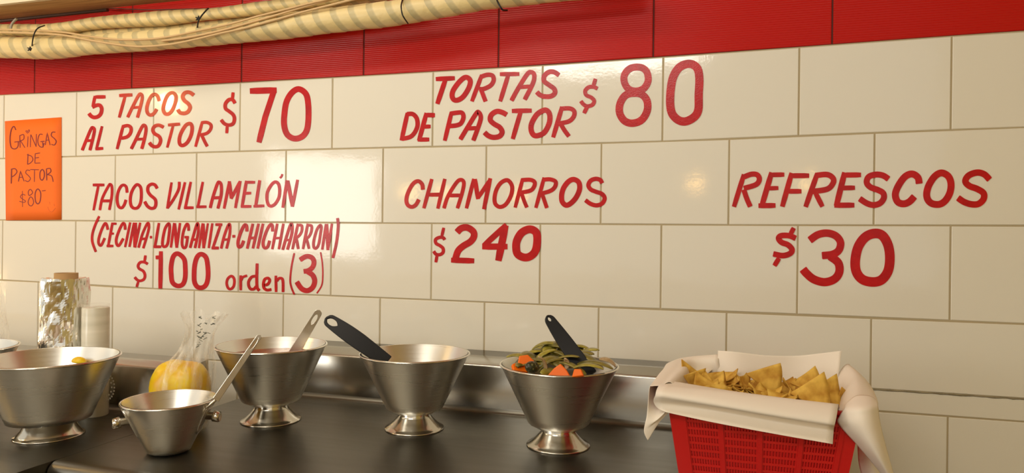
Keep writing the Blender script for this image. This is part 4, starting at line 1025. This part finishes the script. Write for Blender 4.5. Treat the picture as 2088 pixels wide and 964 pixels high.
# lower layer, then upper layer
for layer, (zb_, cnt, tl) in enumerate(((1.038, 30, 0.40), (1.052, 44, 0.55), (1.063, 40, 0.80))):
    for i in range(cnt):
        x = 2.178 + 0.195 * ((i * 0.618034 + layer * 0.31) % 1.0); y = -0.460 + 0.130 * ((i * 0.7548777 + layer * 0.17) % 1.0)
        bias = 0.004 * math.sin((x - 2.15) * 30)
        chip(rc_.randrange(9), (x, y, zb_ + bias + rc_.uniform(-0.005, 0.005)), lean(rc_.uniform(-0.25, tl * 1.25), rc_.uniform(-tl, tl) * 0.7, rc_.uniform(0, 2 * PI)), rc_.uniform(0.8, 1.1))
def C2(px, py, Y, rot, sc, k, label=CL, group=CG): chip(k, at(px, py, Y), rot, sc, label, group)
C2(1566, 770, -0.385, (1.45, 0.15, 0.1), 1.22, 2, 'largest tortilla chip, standing upright in the middle of the basket', None)
C2(1402, 762, -0.36, (1.2, 1.3, 0.4), 0.9, 1, 'tortilla chip standing against the paper at the basket far left', None)
C2(1418, 776, -0.40, (1.35, 0.4, 0.6), 0.85, 3)
C2(1662, 806, -0.44, (1.0, 0.1, 0.15), 1.25, 5)
C2(1690, 800, -0.41, (1.1, 0.2, 0.5), 1.0, 4)
C2(1722, 815, -0.40, (1.4, 1.2, 0.3), 0.8, 6, 'tortilla chip wedged upright at the basket right end', None)
C2(1650, 780, -0.36, (0.9, -0.1, 0.0), 1.05, 7)
C2(1518, 782, -0.40, (1.0, 0.5, 0.9), 0.9, 8)
C2(1462, 778, -0.38, (0.8, 0.2, 0.3), 0.9, 0)

# ------------------------------------------------------------------ lamps behind the camera, seen only as reflections
def lamp(px, py, Y, r, m, label):
    d = ray(px, py); p = at(px, py, 0); d2 = Vector((d.x, -d.y, d.z)); c = p + d2 * (Y / d2.y)
    t = thing('hanging_bulb', label, 'lamp', (c.x, c.y, c.z), 'warm bulbs hanging in front of the wall')
    mb = MB(); mb.lathe([(max(r * math.sin(a), 0.0003), -r * math.cos(a) * 1.15) for a in [PI * k / 14 for k in range(15)]], 24); mb.build('bulb', M[m], t)
    mb = MB(); mb.lathe([(r * 0.42, r * 0.95), (r * 0.45, r * 2.0), (0.004, r * 2.1), (0.004, 2.80 - c.z)], 16); mb.build('socket_cord', M['black'], t)
lamp(345, 205, -1.2, 0.030, 'bulb_hot', 'bright warm bulb reflected in the word TACOS')
lamp(306, 192, -1.25, 0.022, 'bulb', 'weaker warm bulb reflected left of the bright one')
for px, py, lb in ((830, 388, 'warm bulb reflected before the word CHAMORROS'), (905, 388, 'warm bulb reflected in the letter H of CHAMORROS'), (1062, 392, 'warm bulb reflected in the first R of CHAMORROS'),
                   (1416, 370, 'warm bulb reflected between CHAMORROS and REFRESCOS'), (1642, 376, 'warm bulb reflected in the second R of REFRESCOS')):
    lamp(px, py, -2.6, 0.045, 'bulb', lb)
